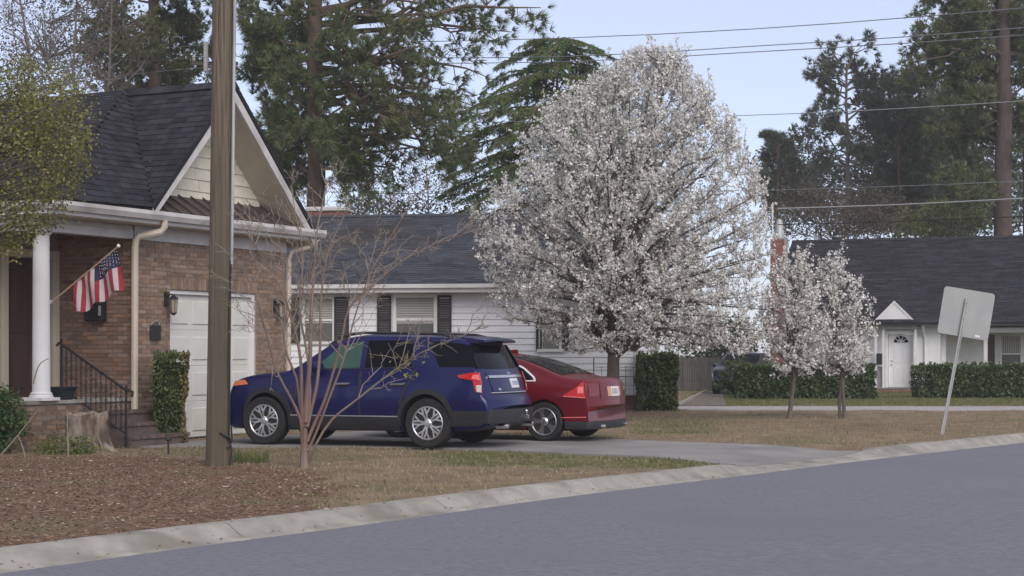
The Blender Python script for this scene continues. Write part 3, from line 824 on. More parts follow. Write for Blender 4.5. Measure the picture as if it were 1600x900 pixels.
r_ = r_.build('roof', mat['roof_u'], wh)
shingles('shingles', [e0,e1,q0,q1], Vector((0,RYW+.52,RZW-3.26)), mat['roof2'], r_, expo=.16, tabw=.45)
MB().prism([(XL-.3,RYW-.14,RZW-.035),(XL-.3,RYW,RZW+.04),(XL-.3,RYW+.14,RZW-.035)], (-XL+.66,0,0)).build('ridge_cap', mat['roof2'], r_)
# chimney of the white house and a low vent on its ridge
ch0 = P(512,340,52.5)
lc = WMx.inverted() @ ch0
chm = MB(); chm.box((lc.x-.62,lc.y-.30,3.8),(lc.x+.62,lc.y+.45,5.83)); chm = chm.build('chimney', mat['mortar'], wh)
cbk = MB(); brick_run(cbk, (lc.x-.62,lc.y-.30,4.9),(1,0,0),(0,-1,0),1.24,.92,gap=.008); brick_run(cbk, (lc.x+.62,lc.y-.30,4.9),(0,1,0),(1,0,0),.75,.92,gap=.008)
tag(cbk.build('chimney_brick', mat['redbrick'], chm, fix=False), kind='stuff')
cc = MB(); cc.box((lc.x-.70,lc.y-.38,5.832),(lc.x+.70,lc.y+.53,5.90)); cc.box((lc.x-.60,lc.y-.28,5.9),(lc.x+.6,lc.y+.43,5.96)); cc.build('chimney_cap', mat['trim'], chm)
lv = WMx.inverted() @ P(576,352,51.0)
MB().hexa([(lv.x-.40,lv.y-.2,5.1),(lv.x+.45,lv.y-.2,5.1),(lv.x+.45,lv.y+.3,5.1),(lv.x-.40,lv.y+.3,5.1),(lv.x-.30,lv.y-.15,5.42),(lv.x+.25,lv.y-.15,5.45),(lv.x+.25,lv.y+.2,5.45),(lv.x-.3,lv.y+.2,5.42)]).build('roof_vent', M('vent_tan', (.20,.17,.13), (.26,.22,.18), 5, .8), wh, bevel=.02)

# wire trellis panel leaning by the white wall and a short wooden stake
tr = thing('wire_trellis', U(962,42.6), 'thin wire garden fence standing before the white siding', 'garden fence')
for k in range(7):
    x = -.55+k*.2; MB().tube([(x,0,-.05),(x,0,1.35 if k % 3 == 0 else 1.15)], .014 if k % 3 == 0 else .007, 5).build('upright', mat['iron'], tr)
for k in range(5): MB().tube([(-.56,0,.2+k*.23),(.66,0,.2+k*.23)], .006, 4).build('rail', mat['iron'], tr)
sk = MB(); sk.box((-.06,-.05,-.1),(.06,.05,.72)); sk = sk.build('wooden_stake', M('stake_wood', (.22,.15,.10), (.30,.21,.15), 6, .9), bevel=.01); sk.location = U(972,36.5); tag(sk, 'short wooden stake in the lawn behind the red sedan', 'stake')

# ---------------------------------------------------------------- white house on the right
RO = Vector((14.56, 64.0, 0)); RANG = math.atan2(-.34, .94)
RMx = Matrix.Translation(RO) @ Matrix.Rotation(RANG, 4, 'Z')
def rpx(px):
    r = (px-CX)/FPX
    return -(RO.x - r*RO.y)/(.94+.34*r)
rh_ = thing('gabled_house', RO, 'white house with dark roof, small entry gable and white front door at the right', 'house', RANG)
xa, xb = rpx(1430), rpx(1466)
w = MB()
XE = 12.0
w.box((-4.9,.5,0),(rpx(1384),1.0,2.62)); w.box((rpx(1428),.5,0),(rpx(1467),1.0,2.62))
w.box((rpx(1384),.5,2.2),(rpx(1428),1.0,2.62)); w.box((rpx(1467),2.2,0),(XE,2.4,2.62)); w.box((rpx(1467)-.01,1.001,0),(rpx(1467)+.15,2.2,2.62)); w.box((-4.9,1.001,0),(-4.7,11,2.62))
w.prism([(-4.88,.6,2.62),(-4.88,11.4,2.62),(-4.88,6,6.0)], (.15,0,0))
w.build('wall', mat['white'], rh_)
# entry gable
gx0, gx1 = rpx(1360), rpx(1434); gm = (gx0+gx1)/2; gz0, gz1 = 2.515, 3.44
MB().prism([(gx0-.02,.085,gz0-.006),(gx1+.02,.085,gz0-.006),(gm,.085,gz1-.03)], (0,.1,0)).build('gable', mat['white'], rh_)
er = MB()
for sx, e in ((gx0-.06, -1), (gx1+.06, 1)):
    er.prism([(sx,.1,gz0-.06),(gm,.1,gz1),(gm,.1,gz1+.07),(sx,.1,gz0+.01)], (0,4.2,0))
er.build('gable_roof', mat['roof'], rh_)
et = MB()
for sx in (gx0, gx1): et.prism([(sx,.09,gz0-.05),(gm,.09,gz1-.10),(gm,.09,gz1-.001),(sx,.09,gz0+.04)], (0,-.03,0))
et.build('gable_trim', mat['white'], rh_)
MB().box((rpx(1377),.20,2.36),(gx1-.02,.40,2.505)).build('entry_beam', mat['galv'], rh_)
MB().box((gx0,.41,2.506),(gx1,.9,2.52)).build('entry_ceiling', mat['white'], rh_)
# door with fan light
dx0, dx1 = rpx(1385), rpx(1424)
db = MB(); db.box((dx0,.62,.16),(dx1,.68,2.17)); db = db.build('front_door', mat['white'], rh_, bevel=.01)
fm = MB(); cxm = (dx0+dx1)/2; 
fm.add([(cxm+.27*math.cos(a),.605,1.86+.25*math.sin(a)) for a in np.linspace(0, math.pi, 15)] + [(cxm+.27*math.cos(a),.618,1.86+.25*math.sin(a)) for a in np.linspace(0, math.pi, 15)], [tuple(range(15)), tuple(range(29,14,-1))] + [(k,k+15,(k+1)%15+15,(k+1)%15) for k in range(15)])
fm = fm.build('fan_light', mat['glass'], db)
mu = MB()
for a in (R(36), R(72), R(108), R(144)): mu.tube([(cxm,.60,1.86),(cxm+.27*math.cos(a),.60,1.86+.25*math.sin(a))], .013, 4)
mu.tube([(cxm+.12*math.cos(a),.60,1.86+.11*math.sin(a)) for a in np.linspace(0, math.pi, 9)], .012, 4)
mu.build('glazing_bar', mat['white'], fm)
for zz in (1.02, 1.16): MB().lathe([(.001,-.03),(.03,-.025),(.035,0),(.02,.02)], 10, (dx0+.12,.60,zz), 'y').build('handle', mat['galv'], db)
for (px0,px1,z0,z1) in ((1393,1403,.35,.95),(1408,1418,.35,.95),(1393,1403,1.1,1.75),(1408,1418,1.1,1.75)): MB().box((rpx(px0),.607,z0),(rpx(px1),.62,z1)).build('door_panel', mat['white'], db, bevel=.012)
fr = MB(); fr.box((dx0-.12,.44,.0),(dx0-.005,.66,2.3)); fr.box((dx1+.005,.44,0),(dx1+.12,.66,2.3)); fr.box((dx0-.004,.44,2.18),(dx1+.004,.66,2.3)); fr.build('door_frame', mat['white'], rh_, bevel=.01)
es = MB(); es.box((rpx(1372),-.55,0),(rpx(1432),.43,.13)); es = es.build('entry_step', mat['mortar'], rh_)
eb = MB(); brick_run(eb, (rpx(1372),-.55,.005),(1,0,0),(0,-1,0),rpx(1432)-rpx(1372),.13); tag(eb.build('step_brick', mat['redbrick'], es, fix=False), kind='stuff')
MB().box((rpx(1371),-.6,.131),(rpx(1433),.43,.158)).build('step_tread', mat['kerb'], es)
for p0, p1 in ((1366,1369),(1378,1381),(1428,1431.5)): MB().box((rpx(p0),.12,0),(rpx(p1),.24,2.36)).build('entry_post', mat['white'], rh_)
m2 = MB(); m2.box((rpx(1369.2),.06,1.02),(rpx(1377.8),.2,1.45)); m2.build('letter_box', mat['iron'], rh_, bevel=.02)
MB().box((rpx(1370),.3,.13),(rpx(1377),.34,.95)).build('side_panel', M('mauve_panel', (.30,.26,.29), (.36,.31,.34), 3, .7), rh_)
# porch: gutter, beam, post, windows
MB().prism([(gx1+.1,.0,2.62),(gx1+.1,-.11,2.62),(gx1+.1,-.09,2.52),(gx1+.1,.0,2.50)], (XE-gx1,0,0)).build('gutter', mat['trim'], rh_)
MB().box((gx1+.1,.002,2.48),(XE,.04,2.66)).build('fascia', mat['white'], rh_)
MB().box((rpx(1467),.50,2.22),(XE,.66,2.40)).build('porch_beam', mat['white'], rh_)
MB().box((gx1,.66,2.405),(XE,2.19,2.42)).build('porch_ceiling', mat['tan'], rh_)
MB().tube([(gx1+.2,-.05,2.5),(gx1+.18,.1,2.35),(gx1+.2,.38,2.2),(gx1+.22,.44,2.0),(gx1+.22,.46,.1)], .045, 8).build('downspout', mat['white'], rh_, smooth=True)
for p in (1535, ): MB().box((rpx(p),.52,0),(rpx(p)+.14,.64,2.22)).build('porch_post', mat['white'], rh_, bevel=.01)
def rq(px): return rpx(px)*1.03 + .55                     # deeper wall under the porch
MB().box((rq(1503),2.17,.15),(rq(1520),2.198,2.15)).build('side_door', mat['door'], rh_)
for p0, p1 in ((1531,1560),(1572,1602),(1612,1645),(1700,1760)):
    a, b = rq(p0), rq(p1); z0, z1 = .75, 2.1
    wf = MB(); wf.box((a-.07,2.14,z0),(a,2.198,z1+.06)); wf.box((b,2.14,z0),(b+.07,2.198,z1+.06)); wf.box((a,2.14,z1),(b,2.198,z1+.06)); wf.box((a-.09,2.11,z0-.06),(b+.09,2.198,z0-.001)); wf.box((a,2.15,1.40),(b,2.18,1.45)); wf = wf.build('window', mat['white'], rh_)
    MB().box((a,2.17,z0),(b,2.185,z1)).build('pane', mat['pane'], wf)
    cu = MB(); n_ = 10
    for k in range(n_): cu.box((a+(b-a)*(k+.1)/n_,2.155,1.45),(a+(b-a)*(k+.8)/n_,2.168,z1-.01))
    cu.build('curtain', mat['blind'], wf)
for p0, p1 in ((1225,1262),(1290,1325)):
    a, b = rpx(p0), rpx(p1); wf = MB(); wf.box((a-.07,.44,.9),(b+.07,.498,.97)); wf.box((a-.07,.44,2.1),(b+.07,.498,2.17)); wf.box((a-.07,.44,.971),(a,.498,2.099)); wf.box((b,.44,.971),(b+.07,.498,2.099)); wf.box((a,.46,1.5),(b,.49,1.56)); wf = wf.build('window', mat['white'], rh_)
    MB().box((a,.475,.97),(b,.492,2.1)).build('pane', mat['pane'], wf)
# main roof
y0, z0, y1, z1 = -.12, 2.60, 6.0, 6.14
rr_ = MB()
rr_.prism([(-5.15,y0,z0-.09),(-5.15,y1,z1-.09),(-5.15,y1,z1-.004),(-5.15,y0,z0-.004)], (XE+5.15,0,0)); rr_.prism([(-5.15,y1,z1-.09),(-5.15,12.1,z0-.09),(-5.15,12.1,z0-.004),(-5.15,y1,z1-.004)], (XE+5.15,0,0))
rr_ = rr_.build('roof', mat['roof_u'], rh_)
shingles('shingles', [(-5.15,y0,z0),(XE,y0,z0),(XE,y1,z1),(-5.15,y1,z1)], Vector((0,y1-y0,z1-z0)), mat['roof'], rr_, expo=.19, tabw=.6, lift=.016)
MB().prism([(-5.15,y1-.15,z1-.05),(-5.15,y1,z1+.05),(-5.15,y1+.15,z1-.05)], (XE+5.15,0,0)).build('ridge_cap', mat['roof'], rr_)
MB().box((-5.19,.1,2.42),(-5.15,11.6,2.56)).build('barge_board', mat['white'], rh_)
# its chimney with metal hood
c0 = RMx.inverted() @ P(1217,400,63.5)
c_ = MB(); c_.box((c0.x-.26,c0.y-.3,0),(c0.x+.26,c0.y+.4,5.72)); c_ = c_.build('chimney', mat['mortar'], rh_)
cb_ = MB(); brick_run(cb_, (c0.x-.26,c0.y-.3,1.0),(1,0,0),(0,-1,0),.52,4.7,gap=.008); tag(cb_.build('chimney_brick', mat['redbrick'], c_, fix=False), kind='stuff')
MB().lathe([(.24,5.725),(.25,5.76),(.16,5.95),(.15,6.25),(.11,6.42),(.03,6.47)], 14, (c0.x,c0.y+.05,0)).build('chimney_hood', mat['galv'], c_, smooth=True)
MB().tube([(c0.x-.19,c0.y-.25,5.72),(c0.x-.19,c0.y-.25,7.0)], .03, 6).build('flue_pipe', mat['white'], c_)

# grey board fence behind the neighbour's lane
fe = thing('board_fence', U(1098,66), 'weathered grey board fence at the end of the lane', 'fence')
k = 0
for px in np.arange(1040, 1168, 3.6):
    MB().box(((px-1098)/FPX*66,0,-.1),((px-1098)/FPX*66+.082,.02,1.28+.03*math.sin(px))).build('fence_board', mat['fence'], fe)
for zz in (.35, 1.0): MB().box((-1.45,.02,zz),(1.75,.06,zz+.09)).build('fence_rail', mat['fence'], fe)
for px in (1040,1098,1160): MB().box(((px-1098)/FPX*66,.06,-.1),((px-1098)/FPX*66+.1,.16,1.36)).build('fence_post', mat['fence'], fe)
# ---------------------------------------------------------------- cars: lofted bodies (local x forward, y left, z up; loft coordinate q runs from the tail)
def pchip(tab):
    x = np.array([t[0] for t in tab], float); y = np.array([t[1] for t in tab], float)
    h = np.diff(x); dl = np.diff(y)/h; m = np.zeros_like(y)
    for i in range(1, len(x)-1):
        if dl[i-1]*dl[i] > 0:
            w1, w2 = 2*h[i]+h[i-1], h[i]+2*h[i-1]; m[i] = (w1+w2)/(w1/dl[i-1]+w2/dl[i])
    m[0], m[-1] = dl[0], dl[-1]
    def f(q):
        q = float(min(max(q, x[0]), x[-1])); i = min(int(np.searchsorted(x, q, 'right'))-1, len(h)-1); i = max(i, 0)
        t = (q-x[i])/h[i]
        return (2*t**3-3*t*t+1)*y[i] + (t**3-2*t*t+t)*h[i]*m[i] + (-2*t**3+3*t*t)*y[i+1] + (t**3-t*t)*h[i]*m[i+1]
    return f

class Car:
    def __init__(s, L, top, wid, bot, prof, zbelt, zroof, belt_f, roof_f, kr, lr, kf, lf, crown=.035):
        s.L = L; s.ztop = pchip(top); s.wm = pchip(wid); s.zbot = pchip(bot); s.pz = pchip(prof); s.zb = pchip(zbelt)
        s.zroof = zroof; s.bf, s.rf = belt_f, roof_f; s.kr, s.lr, s.kf, s.lf = kr, lr, kf, lf; s.cr = crown; s.topx = [t[0] for t in top]
        qs = np.linspace(0, L, 801); zs = np.array([s.ztop(q) for q in qs]); k = int(zs.argmax())
        s.tail = (np.maximum.accumulate(zs[:k+1]), qs[:k+1])
    def ys(s, q, z):
        w = s.wm(q); b = s.zb(q)
        if z <= b: return w*s.pz(z)
        t = (z-b)/(s.zroof-b); f0 = s.pz(b)
        return w*(f0 - (f0-s.rf)*max(t, 0)**1.12)
    def xw(s, q, y):
        a = min(abs(y), 1.05)**2.3
        return q + s.kr*math.exp(-q/s.lr)*a - s.kf*math.exp(-(s.L-q)/s.lf)*a - s.L/2
    def rad(s, q):
        return max(.02, min(.075, (s.ztop(q)-s.zbot(q))*.3))
    def section(s, q):
        zt, z0 = s.ztop(q), s.zbot(q); r = s.rad(q); ze = zt - s.cr
        pts = [(s.ys(q, z0)-.10, z0), (s.ys(q, z0+.03)-.02, z0+.012)]
        for k in range(14):
            z = z0+.05 + (ze-r-z0-.05)*k/13; pts.append((s.ys(q, z), z))
        yc = s.ys(q, ze-r)-r
        for a in (25, 50, 75): pts.append((yc+r*math.cos(R(a)), ze-r+r*math.sin(R(a))))
        for f in (.97, .8, .6, .4, .2, 0): pts.append((yc*f, ze + s.cr*(1-(f**2.2))))
        return pts
    def side(s, q, z, eps, sd):
        y = s.ys(q, z); return (s.xw(q, y), sd*(y+eps), z)
    def rear(s, y, z, eps):
        yy = min(1, abs(y)/max(.3, s.wm(.4)*.8)); q = float(np.interp(z + s.cr*yy**2.2, s.tail[0], s.tail[1]))
        return (s.xw(q, y)-eps, y, z+eps*.25)
def resample(pl, n):
    pl = np.array(pl, float); d = np.concatenate([[0], np.cumsum(np.linalg.norm(np.diff(pl, axis=0), axis=1))])
    t = np.linspace(0, d[-1], n); return np.stack([np.interp(t, d, pl[:,k]) for k in range(2)], 1)
def skirt(mb, outer, inner, mi=0):
    n, m = len(outer), len(outer[0])
    mb.grid(outer, mi)
    loop = [(0,j) for j in range(m)] + [(i,m-1) for i in range(1,n)] + [(n-1,j) for j in range(m-2,-1,-1)] + [(i,0) for i in range(n-2,0,-1)]
    a = [outer[i][j] for i,j in loop]; b = [inner[i][j] for i,j in loop]; k = len(loop)
    mb.add(a+b, [(i, (i+1)%k, (i+1)%k+k, i+k) for i in range(k)], mi)
def side_patch(car, bot, top, eps, sd, nx=14, nz=6, mb=None, deep=.03):
    b, t = resample(bot, nx), resample(top, nx); mb = mb or MB()
    f = lambda e: [[car.side(*(b[i]+(t[i]-b[i])*k/nz), e, sd) for i in range(nx)] for k in range(nz+1)]
    skirt(mb, f(eps), f(eps-deep)); return mb
def rear_patch(car, bot, top, eps, nx=12, nz=5, mb=None, deep=.03):
    b, t = resample(bot, nx), resample(top, nx); mb = mb or MB()
    f = lambda e: [[car.rear(*(b[i]+(t[i]-b[i])*k/nz), e) for i in range(nx)] for k in range(nz+1)]
    skirt(mb, f(eps), f(eps-deep)); return mb

def car_body(car, paint, root, axles, arch_r, arch_z, dense):
    qs = sorted(set([round(q, 4) for q in list(np.linspace(0, car.L, 60)) + dense]))
    secs = [car.section(q) for q in qs]
    mb = MB(); n = len(secs[0]); rows = []
    for q, sc in zip(qs, secs):
        left = [(car.xw(q, y), y, z) for y, z in sc]; right = [(x, -y, z) for x, y, z in reversed(left[:-1])]
        rows.append(left + right)
    m = len(rows[0])
    vs = [p for r in rows for p in r]
    fs = [(i*m+j, i*m+(j+1)%m, (i+1)*m+(j+1)%m, (i+1)*m+j) for i in range(len(rows)-1) for j in range(m)]
    fs += [tuple(range(m-1, -1, -1)), tuple(range((len(rows)-1)*m, len(rows)*m))]
    mb.add(vs, fs)
    body = mb.build('body', [paint, mat['black']], root, smooth=True)
    cut = MB()
    for q in axles:
        for sd in (1, -1):
            y0, y1 = sd*.58, sd*1.2
            cut.lathe([(arch_r, min(y0,y1)), (arch_r, max(y0,y1))], 40, (q-car.L/2, 0, arch_z), 'y', 1)
    co = cut.build('arch_cutter', [paint, mat['black']])
    co.parent = root
    for p in co.data.polygons: p.material_index = 1
    md = body.modifiers.new('arches', 'BOOLEAN'); md.operation = 'DIFFERENCE'; md.object = co; md.solver = 'EXACT'
    dg = bpy.context.evaluated_depsgraph_get(); dg.update()
    me = bpy.data.meshes.new_from_object(body.evaluated_get(dg))
    body.modifiers.clear(); body.data = me
    me.shade_smooth(); me.set_sharp_from_angle(angle=R(38))
    bpy.data.objects.remove(co)
    return body

def wheel(root, q, car, y, r, rr, sd, style, rimmat, width=.235):
    w = width
    hub = MB().lathe([(rr*.99, -.10), (rr*.97, .02), (rr*.93, .03), (rr*.90, -.085), (.02, -.10)], 40, (0,0,0), 'y')
    # the lathe's y runs outwards on the left side
    wo = hub.build('wheel', mat['iron'], root, smooth=True)
    t = MB().lathe([(rr*.98, -w/2), (r*.93, -w/2), (r*.985, -w/2+.02), (r, -w/2+.05), (r, w/2-.05), (r*.985, w/2-.02), (r*.93, w/2), (rr*1.02, w/2-.004), (rr*.98, w/2-.03)], 48, (0,0,0), 'y')
    t.build('tyre', mat['rubber'], wo, smooth=True)
    f = MB(); F0 = w/2-.02
    f.lathe([(rr*.90, F0-.05), (rr*.91, F0), (rr*.95, F0+.012), (rr*1.0, F0+.006), (rr*1.0, F0-.04)], 48, (0,0,0), 'y')
    f.lathe([(.001, F0+.012), (.045, F0+.01), (.075, F0-.012), (.085, F0-.05)], 20, (0,0,0), 'y')
    def spoke(a0, a1, r0, r1, w0, w1, h0, h1):
        p0 = Vector((r0*math.cos(a0), 0, r0*math.sin(a0))); p1 = Vector((r1*math.cos(a1), 0, r1*math.sin(a1)))
        d = (p1-p0).normalized(); s_ = Vector((-d.z, 0, d.x))
        up = Vector((0,1,0))
        pts = []
        for p, ww, hh in ((p0, w0, h0), (p1, w1, h1)):
            pts += [p - s_*ww + up*(hh-.045), p + s_*ww + up*(hh-.045), p + s_*ww*.65 + up*hh, p - s_*ww*.65 + up*hh]
        f.hexa([pts[0], pts[1], pts[5], pts[4], pts[3], pts[2], pts[6], pts[7]])
    for k in range(5):
        a = 2*math.pi*k/5 + math.pi/2
        if style == 'split':
            for e in (-1, 1):
                spoke(a+e*.16, a+e*.20, .06, rr*.58, .018, .024, F0-.002, F0+.004)
                spoke(a+e*.20, a+e*.09, rr*.55, rr*.93, .022, .022, F0+.004, F0+.002)
                spoke(a+e*.20, a+e*.46, rr*.55, rr*.93, .020, .020, F0+.003, F0+.001)
        else:
            spoke(a, a, .04, rr*.62, .058, .046, F0-.014, F0-.004)
            for e in (-1, 1): spoke(a, a+e*.20, rr*.54, rr*.95, .036, .032, F0-.004, F0)
    f.build('rim', rimmat, wo, smooth=True, ang=25)
    wo.location = (q-car.L/2, sd*(y-w/2), r)
    if sd < 0: wo.rotation_euler = (0, 0, math.pi)
    else: wo.rotation_euler = (0, R(17), 0)
    return wo

# ---- blue SUV
SUV = Car(5.0,
    top=[(0,.66),(.03,.74),(.07,.80),(.12,.84),(.16,.90),(.20,1.02),(.24,1.12),(.29,1.20),(.38,1.36),(.50,1.56),(.57,1.655),(.66,1.71),(.95,1.74),(1.6,1.76),(2.4,1.77),(2.55,1.755),(2.85,1.68),(3.22,1.46),(3.55,1.255),(3.75,1.195),(4.0,1.175),(4.3,1.145),(4.6,1.09),(4.78,1.02),(4.90,.92),(4.96,.79),(5.0,.62)],
    wid=[(0,.955),(.2,.972),(.6,.985),(1.2,1.0),(2.5,1.0),(3.9,.992),(4.4,.975),(4.8,.93),(5.0,.86)],
    bot=[(0,.36),(.25,.30),(.8,.26),(4.3,.24),(4.8,.25),(5.0,.30)],
    prof=[(.2,.90),(.34,.955),(.5,.982),(.72,1.0),(.92,.99),(1.02,.968),(1.12,.945),(1.25,.915)],
    zbelt=[(0,1.16),(1.5,1.14),(3.0,1.12),(3.9,1.10),(5,1.0)], zroof=1.76, belt_f=.94, roof_f=.715, kr=.20, lr=.55, kf=.36, lf=.45)
suv_dir = Vector((-.932, .362, 0)).normalized()
suv_left = Vector((-suv_dir.y, suv_dir.x, 0))
def place_car(rear_contact, d, car, qrear, yout):
    l = Vector((-d.y, d.x, 0))
    c = rear_contact - l*yout + d*(car.L/2-qrear)
    return c, math.atan2(d.y, d.x)
c, ang = place_car(U(667, 26.15), suv_dir, SUV, 1.18, .985)
suv = thing('suv', (c.x, c.y, .02), 'dark blue SUV parked on the driveway nearest the pole, nose to the garage', 'car', ang)
body = car_body(SUV, mat['blue'], suv, (1.18, 4.04), .435, .40, [.01,.02,.03,.05,.07,.09,.12,.14,.16,.18,.20,.22,.24,.27,.29,.33,.38,.44,.50,.54,.57,.61,.66,.72,.8,4.85,4.9,4.94,4.96,4.98,4.99])
for q in (1.18, 4.04):
    for sd in (1, -1): wheel(suv, q, SUV, .985, .385, .262, sd, 'split', mat['alloy'], .25)
for sd in (1, -1):
    S = lambda b, t, e=.006, **k: side_patch(SUV, b, t, e, sd, **k)
    # windows
    S([(3.16,1.215),(2.36,1.235)], [(3.10,1.27),(2.76,1.57),(2.36,1.655)], nx=16).build('front_window', mat['glass_view'] if sd > 0 else mat['glass'], suv, smooth=True)
    S([(2.27,1.235),(1.47,1.25)], [(2.27,1.66),(1.50,1.66)]).build('rear_window', mat['glass'], suv, smooth=True)
    S([(.98,1.25),(.28,1.25)], [(1.22,1.64),(.85,1.63),(.505,1.59)], nx=18).build('quarter_window', mat['glass'], suv, smooth=True)
    tr = S([(3.22,1.195),(1.60,1.236),(1.40,1.238)], [(3.22,1.207),(1.60,1.246),(1.40,1.248)], .008, nx=30, nz=1); tr.build('belt_trim', mat['black'], suv)
    # doors and handles
    for nm, b, t in (('door', [(3.52,.50),(2.34,.50)], [(3.40,1.14),(2.34,1.165)]), ('door', [(2.31,.50),(1.74,.50),(1.62,.66)], [(2.31,1.165),(1.38,1.195)])):
        dd = S(b, t, .010, nx=16, nz=8).build(nm, mat['blue'], suv, smooth=True)
        hq = t[-1][0]+.17
        p0, p1 = SUV.side(hq, .985, .045, sd), SUV.side(hq+.22, .98, .045, sd)
        h = MB(); h.tube([(p0[0],p0[1]-sd*.05,p0[2]), p0, p1, (p1[0],p1[1]-sd*.05,p1[2])], .020, 8); h.build('handle', mat['chrome'], dd, smooth=True)
    for b, t in (([(2.345,.5),(2.305,.5)], [(2.345,1.18),(2.305,1.18)]), ([(3.545,.5),(3.515,.5)], [(3.42,1.12),(3.39,1.12)]), ([(1.655,.68),(1.615,.66)], [(1.405,1.21),(1.37,1.21)])):
        S(b, t, .0105, nx=2, nz=8).build('door_gap', mat['black'], suv)
    S([(.80,.60),(.79,.60)], [(.40,.83),(.39,.83)], .006, nx=2, nz=4).build('bumper_gap', mat['black'], suv)
    # lower cladding
    cl_ = S([(3.58,.27),(1.64,.27)], [(3.58,.475),(1.64,.475)], .022, nx=18, nz=4, deep=.05); cl_.build('sill_cladding', mat['black'], suv, smooth=True)
    S([(3.56,.474),(1.66,.474)], [(3.56,.490),(1.66,.490)], .026, nx=18, nz=1).build('sill_trim', mat['galv'], suv)
    S([(.72,.34),(.16,.36)], [(.72,.58),(.02,.575)], .018, nx=10, nz=4, deep=.05).build('bumper_cladding', mat['black'], suv, smooth=True)
    for q0 in (1.18, 4.04):
        fl_ = []
        fi = []
        for r_, e in ((.432,-.02), (.434,.022), (.505,.024), (.512,.0)):
            row = []
            for k in range(25):
                a = R(-8 + 196*k/24); z = .40+r_*math.sin(a); q = q0+r_*math.cos(a)
                row.append(SUV.side(q, max(z, .31), e, sd))
            fl_.append(row)
        MB().grid(fl_).build('arch_cladding', mat['black'], suv, smooth=True)
    # lamps
    tl = S([(.60,1.085),(.38,1.05),(.17,1.03)], [(.64,1.12),(.40,1.165),(.235,1.165)], .020, nx=10, nz=4); tl = tl.build('tail_lamp', mat['tail'], suv, smooth=True)
    S([(.36,1.07),(.20,1.055)], [(.35,1.135),(.23,1.135)], .026, nx=6, nz=2).build('lamp_glow', mat['tail_hi'], tl, smooth=True)
    S([(.25,.87),(.13,.86)], [(.34,1.047),(.17,1.028)], .018, nx=6, nz=4).build('lamp_lower', mat['tail'], tl, smooth=True)
    S([(.225,.875),(.135,.865)], [(.25,.975),(.155,.975)], .025, nx=5, nz=3).build('reverse_lens', mat['lens'], tl, smooth=True)
    S([(4.42,.965),(4.84,.93)], [(4.50,1.035),(4.76,1.015)], .010, nx=8, nz=3).build('headlamp', mat['amber'], suv, smooth=True)
    # mirror
    p = SUV.side(3.06, 1.20, 0, sd)
    mm_ = MB(); mm_.lathe([(.001,-.13),(.07,-.11),(.09,-.03),(.088,.05),(.06,.11),(.001,.12)], 12, (0,0,0), 'x')
    mo = mm_.build('door_mirror', mat['blue'], suv, smooth=True); mo.scale = (.75, 1.25, 1); mo.location = (p[0]-.02, p[1]+sd*.14, p[2]+.04)
    # roof rail
    rr2 = [SUV.side(q, 1.66, .0, sd) for q in np.linspace(.85, 3.0, 12)]
    rr2 = [(x, y-sd*.05, SUV.ztop(x+2.5)+(.012 if 0 < k < 11 else -.02)) for k, (x, y, z) in enumerate(rr2)]
    MB().tube(rr2, .022, 8).build('roof_rail', mat['black'], suv, smooth=True)
# rear details
rear_patch(SUV, [(.86,1.225),(-.86,1.225)], [(.71,1.58),(-.71,1.58)], .008, nx=20, nz=8).build('rear_glass', mat['glass'], suv, smooth=True)
sp_ = MB(); spr = []
for y in np.linspace(-.66, .66, 15):
    e = .06*(abs(y)/.66)**3
    spr.append([(.82-2.5, y, 1.735-.02*(y/.66)**2), (.50-2.5+e, y, 1.725-.03*(y/.66)**2), (.30-2.5+e, y, 1.69-.03*(y/.66)**2), (.30-2.5+e, y, 1.655-.03*(y/.66)**2), (.56-2.5+e, y, 1.645-.03*(y/.66)**2), (.82-2.5, y, 1.70-.03*(y/.66)**2)])
k_ = len(spr[0]); sp_.grid([r+[r[0]] for r in spr]); sp_.f += [tuple(range(k_)), tuple(range(14*(k_+1)+k_-1, 14*(k_+1)-1, -1))]; sp_.m += [0,0]
sp_.build('spoiler', mat['blue'], suv, smooth=True, ang=50)
rear_patch(SUV, [(.55,1.585),(-.55,1.585)], [(.53,1.635),(-.53,1.635)], .012, nz=2).build('brake_lamp_band', mat['black'], suv)
rear_patch(SUV, [(.70,1.075),(-.70,1.075)], [(.70,1.115),(-.70,1.115)], .030, nx=20, nz=2).build('tailgate_strip', mat['chrome'], suv, smooth=True)
tg = rear_patch(SUV, [(.66,.865),(-.66,.865)], [(.70,1.17),(-.70,1.17)], .010, nx=16, nz=6).build('tailgate', mat['blue'], suv, smooth=True)
lp_ = rear_patch(SUV, [(.02,.915),(-.30,.915)], [(.02,1.06),(-.30,1.06)], .028, nx=4, nz=2).build('licence_plate', mat['plate'], tg)
for k in range(4):
    y = -.03-.065*k; rear_patch(SUV, [(y,.955),(y-.035,.955)], [(y,1.02),(y-.035,1.02)], .031, nx=2, nz=1, deep=.002).build('plate_mark', mat['ink'], lp_)
rear_patch(SUV, [(.02,1.125),(-.10,1.125)], [(.02,1.165),(-.10,1.165)], .02, nx=4, nz=2).build('oval_badge', mat['ink'], tg)
rear_patch(SUV, [(.50,.885),(.44,.885)], [(.50,.92),(.44,.92)], .018, nx=3, nz=1).build('badge', mat['chrome'], tg)
rear_patch(SUV, [(.72,.845),(-.72,.845)], [(.72,.858),(-.72,.858)], .02, nx=16, nz=1).build('bumper_trim', mat['galv'], suv)
